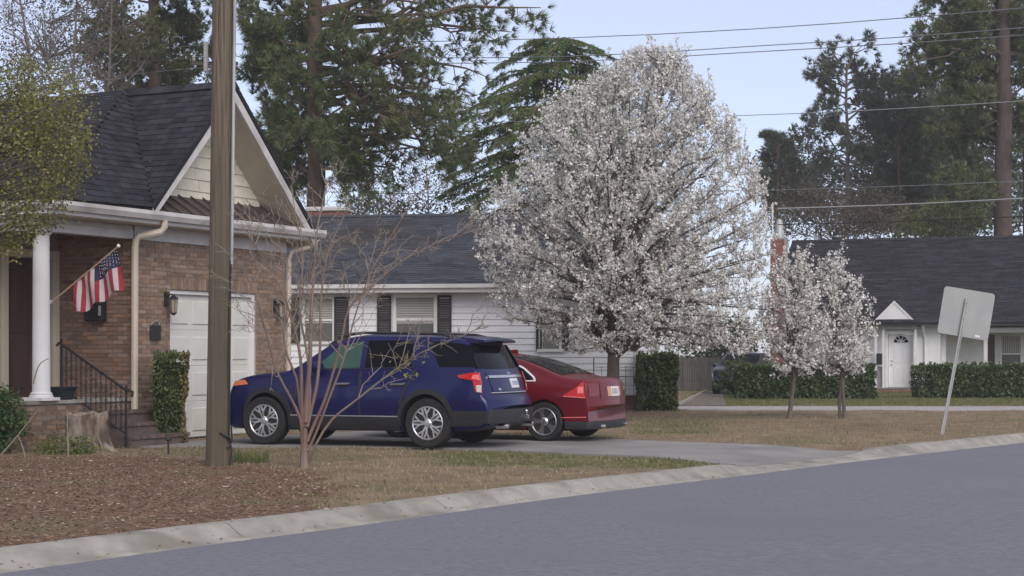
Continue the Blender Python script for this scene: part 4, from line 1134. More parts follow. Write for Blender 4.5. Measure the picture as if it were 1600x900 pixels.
def bumper(car, name, z0, z1, out, qside, m, root):
    rows = []
    ys_ = np.concatenate([np.linspace(-1, 1, 25)])
    pl = []
    for q in np.linspace(qside, .03, 6): pl.append((q, -car.ys(q, .5)*.995))
    w_ = car.ys(.02, .5)
    for y in np.linspace(-w_*.96, w_*.96, 17): pl.append((0.0, y))
    for q in np.linspace(.03, qside, 6): pl.append((q, car.ys(q, .5)*.995))
    P2 = [Vector((car.xw(q, y), y, 0)) for q, y in pl]
    for i, p in enumerate(P2):
        t = (P2[min(i+1, len(P2)-1)]-P2[max(i-1,0)]).normalized(); n_ = Vector((-t.y, t.x, 0))
        if n_.dot(p) < 0: n_ = -n_
        pr = [(-.05,z0),(out*.6,z0+.01),(out,z0+.05),(out,z1-.03),(out*.7,z1),(-.05,z1+.004)]
        rows.append([tuple(p+n_*a+Vector((0,0,b))) for a, b in pr])
    mb = MB().grid(rows); 
    return mb.build(name, m, root, smooth=True)
bumper(SUV, 'bumper', .38, .60, .015, .72, mat['black'], suv)
bm_ = MB()
for y in (.55, -.55): MB().lathe([(.035,-2.50),(.04,-2.48),(.04,-2.3)], 14, (0,y,.34), 'x').build('tail_pipe', mat['chrome'], suv, smooth=True)
hz = MB(); hz.box((-2.62,-.03,.44),(-2.40,.03,.50)); hz.lathe([(.001,.59),(.024,.575),(.028,.56),(.018,.53),(.016,.50)], 12, (-2.58,0,0)); hz.build('tow_hitch', mat['chrome'], suv, smooth=True, bevel=.004)
un = MB(); un.box((-1.9,-.72,.25),(2.2,.72,.34)); un.build('underbody', mat['black'], suv)

# ---- red sedan
SED = Car(4.63,
    top=[(0,.60),(.02,.72),(.04,.86),(.06,.95),(.09,1.015),(.14,1.045),(.30,1.065),(.50,1.085),(.70,1.13),(1.0,1.24),(1.35,1.355),(1.7,1.43),(2.1,1.472),(2.45,1.475),(2.75,1.43),(3.05,1.30),(3.4,1.09),(3.6,1.0),(3.9,.96),(4.2,.89),(4.42,.79),(4.56,.66),(4.63,.50)],
    wid=[(0,.855),(.2,.875),(.6,.905),(1.0,.925),(2.2,.932),(3.6,.925),(4.1,.90),(4.5,.84),(4.63,.80)],
    bot=[(0,.30),(.3,.22),(.7,.17),(4.0,.16),(4.63,.22)],
    prof=[(.1,.90),(.2,.94),(.35,.972),(.55,.99),(.72,1.0),(.84,.985),(.93,.955),(1.02,.92)],
    zbelt=[(0,.97),(.6,.98),(1.5,.965),(3.0,.93),(3.6,.90),(4.63,.8)], zroof=1.46, belt_f=.95, roof_f=.66, kr=.23, lr=.42, kf=.50, lf=.5, crown=.03)
sd_dir = Vector((-.905, .425, 0)).normalized()
c, ang = place_car(U(849, 28.25), sd_dir, SED, .925, .915)
sed = thing('sedan', (c.x, c.y, .02), 'dark red sedan parked beyond the blue SUV on the same driveway', 'car', ang)
def build_sedan(root, paint):
    car_body(SED, paint, root, (.925, 3.70), .365, .33, [.005,.01,.02,.03,.04,.05,.06,.075,.09,.11,.14,.18,.23,.3,4.45,4.5,4.55,4.6,4.62])
    for q in (.925, 3.70):
        for sd in (1, -1): wheel(root, q, SED, .915, .325, .232, sd, 'five', mat['alloy_d'], .225)
    for sd in (1, -1):
        S = lambda b, t, e=.006, **k: side_patch(SED, b, t, e, sd, **k)
        S([(3.22,.955),(2.36,.985)], [(3.15,1.0),(2.85,1.24),(2.36,1.365)], nx=14).build('front_window', mat['glass'], root, smooth=True)
        S([(2.28,.985),(1.62,1.00)], [(2.28,1.37),(1.72,1.325)]).build('rear_window', mat['glass'], root, smooth=True)
        qw = S([(1.57,1.00),(1.16,1.01)], [(1.64,1.31),(1.36,1.205),(1.16,1.06)], nx=12).build('quarter_window', mat['glass'], root, smooth=True)
        tr = S([(2.36,.968),(1.60,.982),(1.10,.992)], [(2.36,.984),(1.60,1.0),(1.10,1.01)], .014, nx=16, nz=1)
        S([(2.36,1.365),(1.72,1.325),(1.64,1.31),(1.36,1.205),(1.13,1.05),(1.10,.992)], [(2.36,1.385),(1.73,1.345),(1.62,1.328),(1.345,1.225),(1.10,1.06),(1.075,.992)], .014, nx=26, nz=1, mb=tr)
        tr.build('window_trim', mat['white'] if paint is mat['red'] else mat['black'], root, smooth=True)
        for b, t in (([(3.35,.36),(2.34,.36)], [(3.32,.93),(2.34,.965)]), ([(2.31,.36),(1.55,.36),(1.42,.50)], [(2.31,.965),(1.18,.985)])):
            dd = S(b, t, .008, nx=16, nz=8).build('door', paint, root, smooth=True)
            hq = t[-1][0]+.2; p0, p1 = SED.side(hq, .85, .04, sd), SED.side(hq+.2, .845, .04, sd)
            MB().tube([(p0[0],p0[1]-sd*.045,p0[2]), p0, p1, (p1[0],p1[1]-sd*.045,p1[2])], .016, 8).build('handle', paint, dd, smooth=True)
        for b, t in (([(2.335,.36),(2.315,.36)], [(2.335,.975),(2.315,.975)]), ([(1.44,.50),(1.42,.49)], [(1.19,.98),(1.17,.98)])):
            S(b, t, .009, nx=2, nz=8).build('door_gap', mat['black'], root)
        S([(.52,.42),(.51,.42)], [(.50,.74),(.49,.74)], .005, nx=2, nz=4).build('bumper_gap', mat['black'], root)
        S([(3.30,.19),(1.34,.19)], [(3.30,.30),(1.34,.30)], .012, nx=14, nz=2).build('sill', mat['black'], root, smooth=True)
        tl = S([(.52,.755),(.28,.735),(.05,.735)], [(.50,.775),(.27,.90),(.15,1.0)], .014, nx=12, nz=4).build('tail_lamp', mat['tail'], root, smooth=True)
        S([(.22,.80),(.09,.80)], [(.24,.90),(.12,.91)], .020, nx=5, nz=3).build('lamp_glow', mat['tail_hi'], tl, smooth=True)
        S([(.52,.742),(.05,.720)], [(.52,.754),(.05,.734)], .020, nx=8, nz=1).build('lamp_edge', mat['tail_hi'], tl, smooth=True)
        s0, s1 = .80*sd, .52*sd
        rear_patch(SED, [(s0,.735),(s1+.04*sd,.76)], [(s0,.955),(s1,.955)], .012, nx=6, nz=3).build('tail_lamp_inner', mat['tail_d'], root, smooth=True)
        S([(.68,.385),(.05,.40)], [(.68,.397),(.05,.415)], .014, nx=8, nz=1).build('bumper_trim', mat['tail_hi'] if paint is mat['red'] else mat['black'], root, smooth=True)
        S([(4.25,.62),(4.52,.60)], [(4.1,.76),(4.42,.70)], .012, nx=8, nz=3).build('headlamp', mat['lens'], root, smooth=True)
        p = SED.side(3.10, .99, 0, sd); mo = MB().lathe([(.001,-.11),(.06,-.09),(.075,-.02),(.07,.05),(.001,.10)], 12, (0,0,0), 'x').build('door_mirror', paint, root, smooth=True)
        mo.scale = (.8,1.3,1); mo.location = (p[0], p[1]+sd*.12, p[2]+.03)
        fl_ = [[SED.side(.925-.40+.0*k, .17+.16*k/3, e, sd) for k in range(4)] for e in (.015, -.16)]
        MB().grid(fl_).build('mud_flap', mat['black'], root)
    # rear glass as a patch over the sloping roof
    rg = MB(); f = lambda e: [[(SED.xw(q, y)-e*.4, y, SED.ztop(q)-SED.cr*(abs(y)/max(.3, SED.ys(q, SED.ztop(q)-.1)-.07))**2.2+e) for y in np.linspace(-1, 1, 15)*(.70-.10*(q-.62))] for q in np.linspace(.66, 1.62, 12)]
    skirt(rg, f(.007), f(-.02)); rg.build('rear_glass', mat['glass'], root, smooth=True)
    ws_ = MB(); f = lambda e: [[(SED.xw(q, y)+e*.5, y, SED.ztop(q)-SED.cr*(abs(y)/.62)**2.2+e) for y in np.linspace(-1, 1, 13)*.60] for q in np.linspace(2.72, 3.42, 10)]
    skirt(ws_, f(.007), f(-.02)); ws_.build('windscreen', mat['glass'], root, smooth=True)
    bl = rear_patch(SED, [(.50,.70),(-.50,.70)], [(.50,.985),(-.50,.985)], .008, nx=10, nz=5).build('boot_lid', paint, root, smooth=True)
    lp2 = rear_patch(SED, [(.26,.74),(-.26,.74)], [(.26,.90),(-.26,.90)], .016, nx=6, nz=2).build('licence_plate', mat['plate'], bl)
    rear_patch(SED, [(.26,.74),(.14,.74)], [(.26,.90),(.14,.90)], .019, nx=2, nz=2, deep=.004).build('plate_band', mat['plate_o'], lp2)
    rear_patch(SED, [(-.19,.74),(-.26,.74)], [(-.19,.90),(-.26,.90)], .019, nx=2, nz=2, deep=.004).build('plate_band', mat['plate_o'], lp2)
    for k in range(4):
        y = .10-.065*k; rear_patch(SED, [(y,.775),(y-.035,.775)], [(y,.865),(y-.035,.865)], .018, nx=2, nz=1, deep=.002).build('plate_mark', mat['ink'], lp2)
    bumper(SED, 'bumper', .20, .33, .012, .50, mat['black'], root)
    MB().box((-1.9,-.66,.17),(1.95,.66,.26)).build('underbody', mat['black'], root)
    tp = MB()
    for y in (.5,-.5): MB().lathe([(.035,-2.33),(.04,-2.31),(.04,-2.1)], 12, (0,y,.25), 'x').build('tail_pipe', mat['chrome'], root, smooth=True)
    an = MB().prism([(-.52,0,1.452),(-.30,0,1.468),(-.36,0,1.515),(-.50,0,1.525)], (0,.03,0)); an = an.build('roof_aerial', paint, root, bevel=.008)
build_sedan(sed, mat['red'])

# ---- dark car half hidden at the end of the lane
pk = copy_tree(sed)
for ch in pk.children_recursive:
    if any(m_ is mat['red'] for m_ in ch.data.materials):
        ch.data = ch.data.copy()
        for i, m_ in enumerate(ch.data.materials):
            if m_ is mat['red']: ch.data.materials[i] = mat['navy']
pk.name = 'parked_car'
pk.location = (*U(1166, 61)[:2], .02); pk.rotation_euler = (0, 0, R(252))
tag(pk, 'dark grey car half hidden between the board fence and the hedge', 'car')
# ---------------------------------------------------------------- poles, wires, sign
def utility_pole():
    p = thing('utility_pole', U(340, 22.4, -.05), 'thick weathered wooden utility pole standing in front of the brick house', 'utility pole')
    n, H_ = 28, 11.0
    rows = []
    ks = 20
    zs = np.concatenate([np.linspace(-.1, 2, 10), np.linspace(2.3, H_, 26)])
    mb = MB()
    for z in zs:
        r = .158 - .0042*z; lean = .012*z
        rows.append([((r + .006*math.sin(9*a+z*.4) + .003*math.sin(23*a-z))*math.cos(a)+lean, (r + .006*math.sin(9*a+z*.4))*math.sin(a), z) for a in np.linspace(0, 2*math.pi, n+1)])
    mb.grid(rows); mb.build('post', mat['pole'], p, smooth=True, ang=60)
    c = MB(); c.tube([(.14+.012*z+.026, -.08, z) for z in (2.7, 3.4, 4.5, 6, 8, 10.5)], .021, 8); c.build('conduit', mat['galv'], p, smooth=True)
    c = MB(); c.tube([(.165,-.10,0),(.20,-.08,.25),(.165,-.10,.42),(.17,-.10,.9),(.162,-.1,1.6),(.175,-.09,2.3),(.19,-.085,2.75)], .014, 6); c.build('ground_cable', mat['iron'], p, smooth=True)
    c = MB(); c.tube([(.06,-.17,.50),(.17,-.13,.44),(.19,-.08,.36),(.15,-.12,.30)], .016, 6); c.tube([(.19,-.07,.58),(.20,-.06,.4),(.17,-.08,.3)], .012, 6); c.build('cable_clamp', mat['iron'], p)
    return p
utility_pole()
p2 = thing('utility_pole', U(336, 62), 'distant utility pole with crossarm, mostly hidden behind the thick pole', 'utility pole')
MB().tube([(0,0,0),(0,0,12.9)], [.17,.12], 10).build('post', mat['pole'], p2)
z_ = EYE+(HY-100)/FPX*62; 
MB().box((-.85,-.16,z_-.06),(.85,-.05,z_+.06)).build('crossarm', mat['pole'], p2)
for x in (-.75,-.35,.6): MB().lathe([(.03,z_+.06),(.06,z_+.1),(.05,z_+.2),(.07,z_+.24),(.02,z_+.3)], 8, (x,-.1,0)).build('insulator', mat['trim'], p2)
MB().tube([(-.29,-.25,z_-.3),(-.29,-.25,z_+.75)], .085, 10).build('fuse_cutout', mat['trim'], p2)

def wire(pts, r, m, label, group):
    """pts: (px, py, d) along the wire; smooth 3D curve through them."""
    W = catmull([P(*q) for q in pts], 3.0)
    o = MB().tube(W, r, 4).build('overhead_wire', m, fix=False, smooth=True)
    return tag(o, label, 'wire', group)
gw_ = 'overhead wires crossing the sky'
wire([(20,108,72),(157,87,68),(315,70,63),(500,68,60),(870,60,55),(1180,45,50),(1424,27,46),(1640,9,43)], .013, mat['wire'], 'topmost overhead wire, passing above the cedar to the right pine', gw_)
wire([(20,127,72),(135,107,68),(322,88,63),(500,89.5,60),(870,89,55),(1180,72,50),(1424,57,46),(1640,40,43)], .013, mat['wire'], 'middle wire of the three crossing the upper sky', gw_)
wire([(20,143,72),(110,128,68),(286,108,63),(500,100,60),(870,97,55),(1180,81,50),(1424,67,46),(1640,52,43)], .013, mat['wire'], 'lowest wire of the three crossing the upper sky', gw_)
wire([(480,190,62),(700,192,58),(1145,181,50),(1400,170,46),(1640,155,43)], .011, mat['wire_l'], 'single pale wire crossing the pines about halfway up', gw_)
wire([(560,302,58),(740,302,56),(1215,297,50),(1600,283,46),(1700,278,45)], .010, mat['wire'], 'faint thin wire above the roof of the house on the right', gw_)
wire([(1215,326,52),(1400,320,50),(1600,310,47),(1700,304,46)], .020, mat['wire_l'], 'pale thick cable above the dark roof on the right', gw_)
wire([(1215,351,52),(1400,346,50),(1600,338,47),(1700,334,46)], .014, mat['iron'], 'black cable just above the ridge of the right roof', gw_)

sg = thing('road_sign', U(1470, 31.0, 0), 'leaning road sign seen from its blank grey back, on the lawn', 'sign')
base_ = Vector((0,0,-.1)); topv = P(1511, 466, 31.0) - sg.location
b_ = MB(); ax_ = (topv-base_).normalized(); rt = Vector((ax_.z,0,-ax_.x))
sec = [(-.028,0),(-.028,-.03),(-.012,-.03),(-.012,-.012),(.012,-.012),(.012,-.03),(.028,-.03),(.028,0)]
o_ = len(b_.v)
rows = [[tuple(c + rt*x + Vector((0,y,0))) for x, y in sec] for c in (base_, topv)]
n_ = len(sec)
b_.add(rows[0]+rows[1], [tuple(range(n_)), tuple(range(2*n_-1,n_-1,-1))] + [(k,(k+1)%n_,(k+1)%n_+n_,k+n_) for k in range(n_)])
b_.build('sign_post', mat['galv'], sg)
cs_ = P(1510.5, 489.5, 31.0) - sg.location
th = R(-9.3); hx, hz = .468, .432; cr_ = .06
out = []
for cx_, cz_, a0 in ((hx-cr_,hz-cr_,0),(-hx+cr_,hz-cr_,90),(-hx+cr_,-hz+cr_,180),(hx-cr_,-hz+cr_,270)):
    for k in range(6):
        a = R(a0+18*k); out.append((cx_+cr_*math.cos(a), cz_+cr_*math.sin(a)))
out = [Vector((x*math.cos(th)-z*math.sin(th), .03, x*math.sin(th)+z*math.cos(th)))+cs_ for x, z in out]
pa = MB().prism(out, (0,.006,0)).build('sign_plate', mat['signback'], sg)
s_ = MB(); 
def sl(x, z): return Vector((x*math.cos(th)-z*math.sin(th), .024, x*math.sin(th)+z*math.cos(th)))+cs_
s_.prism([sl(.22,-.40), sl(.31,-.40), sl(.31,-.36), sl(.22,-.36)], (0,.004,0)); s_.build('sticker', mat['white'], pa)
bl_ = MB()
for t in (.0, .38): 
    q = topv.lerp(base_, .03+t*.28); bl_.lathe([(.001,-.045),(.014,-.04),(.014,-.03)], 8, tuple(q), 'y')
bl_.build('bolt', mat['galv'], sg)

# ---------------------------------------------------------------- tree stump and small things in the bed
stp_ = thing('tree_stump', U(133, 25.6), 'old pale weathered stump in the bed in front of the porch steps', 'stump')
rows = []
for i, z in enumerate(np.linspace(-.05, .58, 14)):
    row = []
    for k in range(25):
        a = 2*math.pi*k/24
        lob = .035*math.sin(3*a+z*2) + .022*math.sin(7*a-z*5) + .012*math.sin(13*a+z*9)
        r = .24 + .10*math.exp(-z*5) + lob*(1+.5*math.exp(-z*3)) + (.03 if z > .45 else 0)
        row.append((r*1.15*math.cos(a), r*.9*math.sin(a), z + (.022*math.sin(a+1)+.022*math.sin(5*a)+.018*math.sin(9*a+2) if i == 13 else 0)))
    rows.append(row)
top_ = [( x*.55, y*.55, z-.06) for x, y, z in rows[-1]]; cen = [(0,0,.46)]*25
MB().grid(rows+[top_, cen]).build('stump_wood', mat['stump'], stp_, smooth=True, ang=50)
for a, l in ((-.3,.5),(1.2,.4),(2.9,.45),(-1.2,.35)):
    MB().tube([(.2*math.cos(a),.2*math.sin(a),.16),(.36*math.cos(a),.34*math.sin(a),.05),((.36+l*.4)*math.cos(a+.2),(.34+l*.4)*math.sin(a+.2),-.05)], [.10,.065,.03], 7).build('root', mat['stump'], stp_, smooth=True)
ps = MB(); ps.box((-.012,-.012,-.05),(.012,.012,.22)); ps.lathe([(.04,.20),(.05,.215),(.04,.25),(.001,.26)], 10); ps = ps.build('garden_spike', mat['iron']); ps.location = U(263, 25.0); tag(ps, 'small black garden light on a spike by the driveway edge', 'garden light')

# ---------------------------------------------------------------- trees
def gen_branch(mb, tips, p0, p1, r0, r1, n=5, amp=.09, arch=0, sub=0, sublen=.4, suban=.9, subr=.45, depth=0, tipdens=0):
    pts = wander(p0, p1, n, amp, arch); tapered(mb, pts, r0, r1, 7 if r0 > .03 else 4)
    L = (Vector(p1)-Vector(p0)).length
    for k in range(sub):
        t = random.uniform(.25, .97); q, d = along(pts, t)
        v = Vector((random.gauss(0,1), random.gauss(0,1), random.gauss(0,1))); v -= d*v.dot(d)
        if v.length < .05: continue
        v.normalize(); l = L*sublen*random.uniform(.5,1.1)*(1.15-t*.6)
        e = q + (d*random.uniform(.35,.8) + v*suban).normalized()*l
        r = max((r0+(r1-r0)*t)*subr, .004)
        if depth > 0: gen_branch(mb, tips, q, e, r, r*.35, 4, amp, arch*.5, max(2, sub//2), sublen, suban, subr, depth-1)
        else:
            pp = wander(q, e, 3, .07); tapered(mb, pp, r, r*.4, 4); tips.append((pp[-1], (pp[-1]-pp[-2]).normalized()))
            if tipdens: tips += [(pp[1], (pp[-1]-pp[0]).normalized())]
    tips.append((pts[-1], (pts[-1]-pts[-2]).normalized()))
    return pts

def pine(name, base_px, d, rad, top_py, specs, label, nn=26, nl=.26, nw=.030, bark='bark_pine', ndl='needle', lean=0, tuft=1, sub=9, spread=.75, r_top=.5, rz=.0, group=None, stub=True):
    base = U(base_px, d, -.1)
    t = thing(name, base, label, 'tree', group=group)
    top = P(base_px+lean, top_py, d) - base
    tp = wander((0,0,0), top, 8, .006)
    mb = MB(); k = len(tp)-1
    mb.tube(tp, [rad*(1.18 if i == 0 else 1)*(1-(1-r_top)*i/k) for i in range(k+1)], 14)
    mb.build('trunk', mat[bark], t, smooth=True)
    bm = MB(); tips = []
    for (py0, px1, py1, dd) in specs:
        z0 = EYE+(HY-py0)/FPX*d+.1
        f = min(z0/top.z, .98); q, _ = along(tp, f)
        e = P(px1, py1, d+dd) - base
        L = (e-q).length
        gen_branch(bm, tips, q, e, max(.035, .020*L), .014, 6, .10, .05, sub, .34, .95, .5, 1, 1)
    bm.build('branches', mat[bark], t, smooth=True, fix=False)
    C = np.array([tuple(p) for p, _ in tips]); D = np.array([tuple(v) for _, v in tips])
    if tuft > 1:
        C = np.repeat(C, tuft, 0) + RNG.normal(0, .16, (len(C)*tuft, 3)); D = np.repeat(D, tuft, 0)
    V, F = needle_cloud(C, D + np.array([0,0,.25]), nn, nl, nw, spread)
    crown('crown', V, F, mat[ndl], t)
    return t

rs = random.Random(11)
def specs(cx, lefts, rights, y0, y1, n, dz=4.0, rise=40):
    out = []
    for k in range(n):
        y = y0+(y1-y0)*(k+.5)/n + rs.uniform(-12,12)
        side = -1 if k % 2 else 1
        m_ = np.interp(y, *(zip(*(lefts if side < 0 else rights))))
        l = m_*rs.uniform(.45, 1.0)
        out.append((y+rise*rs.uniform(.1,.9), cx+side*l, y+rs.uniform(-25,25), rs.uniform(-dz*.35, dz)))
        if k % 3 == 0: out.append((y+rise*.4, cx+rs.uniform(-70,70), y+rs.uniform(-20,20), rs.choice((-1,1,1,1))*dz*rs.uniform(.6,1)))
    return out
# the big pine behind the white house
sp1 = specs(492, [(-260,200),(60,170),(150,120),(270,60)], [(-260,250),(-60,360),(40,350),(110,290),(200,260),(250,230),(285,110)], -250, 268, 34)
sp1 += [(95,400,35,-2),(120,395,110,2),(190,390,205,-2),(240,405,255,1),(190,440,215,-3),(60,440,20,2),(130,430,130,-3),(250,420,290,2),(230,560,270,2),(250,600,295,-2),(235,650,280,2),(40,760,30,3),(20,830,-20,-1),(70,845,12,-2),(60,800,50,1),(85,760,120,-1),(130,745,150,2),(150,750,205,-3),(190,720,235,0),(150,650,180,-3),(120,600,110,-4),(100,560,60,-3),(200,700,250,3),(110,640,140,3),(85,385,55,-1),(90,420,90,2),(150,420,170,3),(40,400,15,-2),(120,560,200,4),(215,560,235,-2),(60,600,20,-4),(30,680,25,-3),(95,690,95,-4),(165,690,165,-4),(205,640,215,-4),(210,765,255,2)]
pine('pine_tree', 492, 58, .37, -330, sp1, 'tall pine with a thick brown trunk rising behind the brick chimney', nn=24, nl=.36, nw=.034, tuft=3, sub=6)
sp2 = specs(240, [(-200,140),(60,130),(120,70)], [(-200,140),(60,120),(150,60)], -200, 150, 30)
pine('pine_tree', 240, 66, .30, -280, sp2, 'dark pine behind the left roof, between the bare trees and the pole', tuft=2, nl=.34, nw=.04)
# right side pines
sp3 = specs(1323, [(75,30),(110,75),(165,65),(230,75)], [(75,40),(110,80),(165,90),(240,80)], 84, 250, 24, 3, 30)
pine('pine_tree', 1323, 92, .19, 100, sp3, 'slim round topped pine standing against the open sky on the right', nn=20, nl=.36, nw=.055, ndl='needle_far', bark='bark_grey', r_top=.3, sub=8)
sp4 = specs(1568, [(-220,60),(-60,135),(60,150),(150,115),(240,130),(330,60)], [(-220,90),(0,140),(150,110),(330,60)], -200, 225, 46, 3, 60)
sp4 += [(60,1428,25,-1),(70,1445,62,1),(90,1420,98,-2),(40,1470,8,2),(80,1500,45,0),(130,1478,112,1),(160,1515,150,-1),(70,1590,50,2),(110,1450,85,2),(30,1440,-20,0),(50,1520,15,-2),(120,1530,95,2),(180,1475,165,0),(210,1500,200,2),(330,1470,285,-2),(300,1500,300,-3),(330,1490,240,2)]
pine('pine_tree', 1570, 84, .52, -260, sp4, 'large pine with a reddish trunk at the right edge', nn=22, nl=.36, nw=.05, bark='bark_red', sub=10, lean=-5, tuft=2)
pine('pine_tree', 1606, 88, .34, -200, specs(1606, [(-200,60),(0,90),(200,80),(260,30)], [(-200,50),(300,60)], -180, 260, 18, 3), 'second reddish pine trunk cut off by the right edge', nn=18, nl=.34, nw=.05, bark='bark_red', sub=7, lean=4)
for (bx, dd, top, l_, r_, n, lab) in (
    (1405, 96, 104, 60, 75, 26, 'dense dark pine just right of the slim round topped pine'),
    (1462, 100, 150, 85, 80, 30, 'dense dark pine filling the gap before the large reddish trunk'),
    (1215, 98, 196, 30, 32, 14, 'small dark pine showing above the blossom of the big white tree')):
    sp = specs(bx, [(top,l_*.3),(top+60,l_),(345,l_)], [(top,r_*.3),(top+60,r_),(345,r_)], top+8, 335, n, 3, 26)
    pine('pine_tree', bx, dd, .17, top+30, sp, lab, nn=20, nl=.38, nw=.06, ndl='needle_far', r_top=.35, sub=9, tuft=2 if bx > 1300 else 1)

# deodar cedar with drooping tiers
def cedar():
    d = 66; bx = 868; base = U(bx, d, -.1)
    t = thing('cedar_tree', base, 'cedar with drooping layered branches behind the white blossoming tree', 'tree')
    top = P(871, 58, d)-base
    MB().tube([(0,0,0), top*.5, top], [.26,.15,.02], 10).build('trunk', mat['bark_pine'], t, smooth=True)
    bm = MB(); C, D = [], []
    tiers = [(70,100),(84,110),(108,135),(126,150),(150,175),(172,215),(200,205),(228,200),(255,200),(285,190),(320,180)]
    for py, reach in tiers:
        for k in range(9):
            a = 2*math.pi*k/9 + rs.uniform(-.3,.3)
            l = reach/FPX*d*rs.uniform(.65,1.05); z0 = EYE+(HY-py+8)/FPX*d+.1
            q = Vector((0,0,z0)); e = Vector((l*math.cos(a), l*math.sin(a), z0 - l*.30*rs.uniform(.8,1.25)))
            pts = wander(q, e, 6, .03, .07); tapered(bm, pts, .05, .012, 5)
            for j in range(int(10+l*9)):
                tt = rs.uniform(.18, 1); p, dr_ = along(pts, tt)
                sdv = Vector((-dr_.y, dr_.x, 0))*rs.choice((-1,1))
                ll = l*.24*rs.uniform(.5,1.1)*(1.2-tt*.7)
                e2 = p + (dr_*.6+sdv*.9).normalized()*ll + Vector((0,0,-.16*ll))
                tapered(bm, [p, e2], .010, .004, 3)
                for u in np.linspace(.15, 1, max(3, int(ll/.13))):
                    C.append(tuple(p.lerp(e2, u))); D.append(tuple((e2-p).normalized()*.6+Vector((0,0,-.35))))
    bm.build('branches', mat['bark_pine'], t, fix=False)
    V, F = needle_cloud(C, D, 6, .19, .045, .75)
    crown('crown', V, F, mat['cedar'], t)
cedar()

# blossoming trees
def blossom_tree(name, bx, by, outline, fork_py, rad, nb, twl, label, csize, lean, dens, trunk_px=None, bark='bark_pear', petal=.034, nbt=22, grp=None, fill=300):
    d = FPX*EYE/(by-HY); base = U(bx, d, -.03)
    t = thing(name, base, label, 'tree', group=grp)
    s = FPX/d
    fork = P(trunk_px or bx+lean, fork_py, d)-base
    ys_ = [o[0] for o in outline]; xl = [o[1] for o in outline]; xr = [o[2] for o in outline]
    mb = MB()
    tp = wander((0,0,0), fork, 6, .012)
    k = len(tp)-1
    mb.tube(tp, [rad*(1.35 if i == 0 else 1.12 if i == 1 else 1)*(1-.15*i/k) for i in range(k+1)], 12)
    mb.build('trunk', mat[bark], t, smooth=True)
    bm = MB(); C = []
    lead = []
    for b in range(nb):
        py = random.uniform(ys_[0]+4, ys_[-1]); 
        py = ys_[0] + (ys_[-1]-ys_[0])*((b+random.random())/nb)**.75
        l_, r_ = np.interp(py, ys_, xl), np.interp(py, ys_, xr); cx, hw = (l_+r_)/2, (r_-l_)/2
        a = b*2.39996; rr = random.uniform(.80,1.0)
        e = Vector(((cx+hw*rr*math.cos(a)-CX)/FPX*d, d+hw*rr*math.sin(a)/s, EYE+(HY-py)/s)) - base
        q = fork*random.uniform(.86,1.0) if b % 3 else fork + Vector((0,0,random.uniform(0,.5)*max(0, e.z-fork.z)))
        if b % 3 == 0: q += Vector(((cx-CX)/FPX*d-base.x-fork.x,0,0))*.4
        mid = q.lerp(e, .45) + Vector((0,0,.16*(e-q).length)) - Vector((e.x-q.x, e.y-q.y, 0))*.14
        pts = [q, q.lerp(mid,.5)+Vector((0,0,.03)), mid, mid.lerp(e,.5), e]
        pts = [p+Vector((random.gauss(0,1),random.gauss(0,1),random.gauss(0,1)))*.02*(e-q).length if 0<i<4 else p for i,p in enumerate(pts)]
        L = (e-q).length
        tapered(bm, pts, min(rad*.45, .014*L+.012), .006, 6); lead.append(pts)
        nt_ = int(nbt*max(.5, L/3.0))
        for _ in range(nt_):
            tt = random.uniform(.22,1)**.8; p, dr_ = along(pts, tt)
            v = Vector((random.gauss(0,1),random.gauss(0,1),random.gauss(0,.6))); v.normalize()
            l = twl*random.uniform(.4,1.1)
            w = (dr_*.5+v*.75+Vector((0,0,.55))).normalized()*l
            p1 = p+w*.55; p2 = p+w+Vector((0,0,.10*l))
            tapered(bm, [p,p1,p2], .007, .003, 3)
            for u in np.linspace(.12, 1, max(2, int(dens*l))): C.append(tuple((p.lerp(p1,u/.55) if u < .55 else p1.lerp(p2,(u-.55)/.45)) + Vector((random.gauss(0,1),random.gauss(0,1),random.gauss(0,1)))*.02))
    # fine twigs that fill the crown evenly out to its outline
    samp = [tuple(along(p, u)[0]) for p in lead for u in (.25,.4,.55,.7,.85,.98)]; SA = np.array(samp)
    for k in range(fill):
        py = ys_[0] + (ys_[-1]-ys_[0])*random.random(); l_, r_ = np.interp(py, ys_, xl), np.interp(py, ys_, xr); cx, hw = (l_+r_)/2, (r_-l_)/2
        rr, a = random.random()**.33, random.uniform(0, 2*math.pi)
        e = Vector(((cx+hw*rr*math.cos(a)-CX)/FPX*d, d+hw*rr*math.sin(a)/s, EYE+(HY-py)/s)) - base
        dd_ = np.linalg.norm(SA - np.array(tuple(e)) + np.array([0,0,.25]), axis=1); q = Vector(SA[int(dd_.argmin())])
        if (e-q).length > 1.3: q = e - (e-q).normalized()*.9
        m_ = q.lerp(e, .5) + Vector((e.x-q.x, e.y-q.y, 0))*.12 - Vector((0,0,.05))
        tapered(bm, [q, m_, e], .008, .003, 3)
        for u in np.linspace(.25, 1, max(2, int(dens*.75*(e-q).length))): C.append(tuple((q.lerp(m_,u*2) if u < .5 else m_.lerp(e,u*2-1)) + Vector((random.gauss(0,1),random.gauss(0,1),random.gauss(0,1)))*.02))
    bm.build('branches', mat[bark], t, fix=False)
    C = np.array(C); keep = RNG.random(len(C)) < .84
    C = C[keep]
    Cq = np.repeat(C, 6, 0) + RNG.normal(0, csize, (len(C)*6, 3))
    V, F = leaf_cloud(Cq, petal, .75)
    crown('blossom', V, F, mat['petal'], t)
    return len(C), t
outl = [(74,985,1050),(95,965,1075),(130,890,1105),(165,850,1130),(200,820,1150),(260,782,1188),(320,742,1206),(400,732,1214),(460,748,1216),(500,790,1214),(530,850,1205),(552,900,1192)]
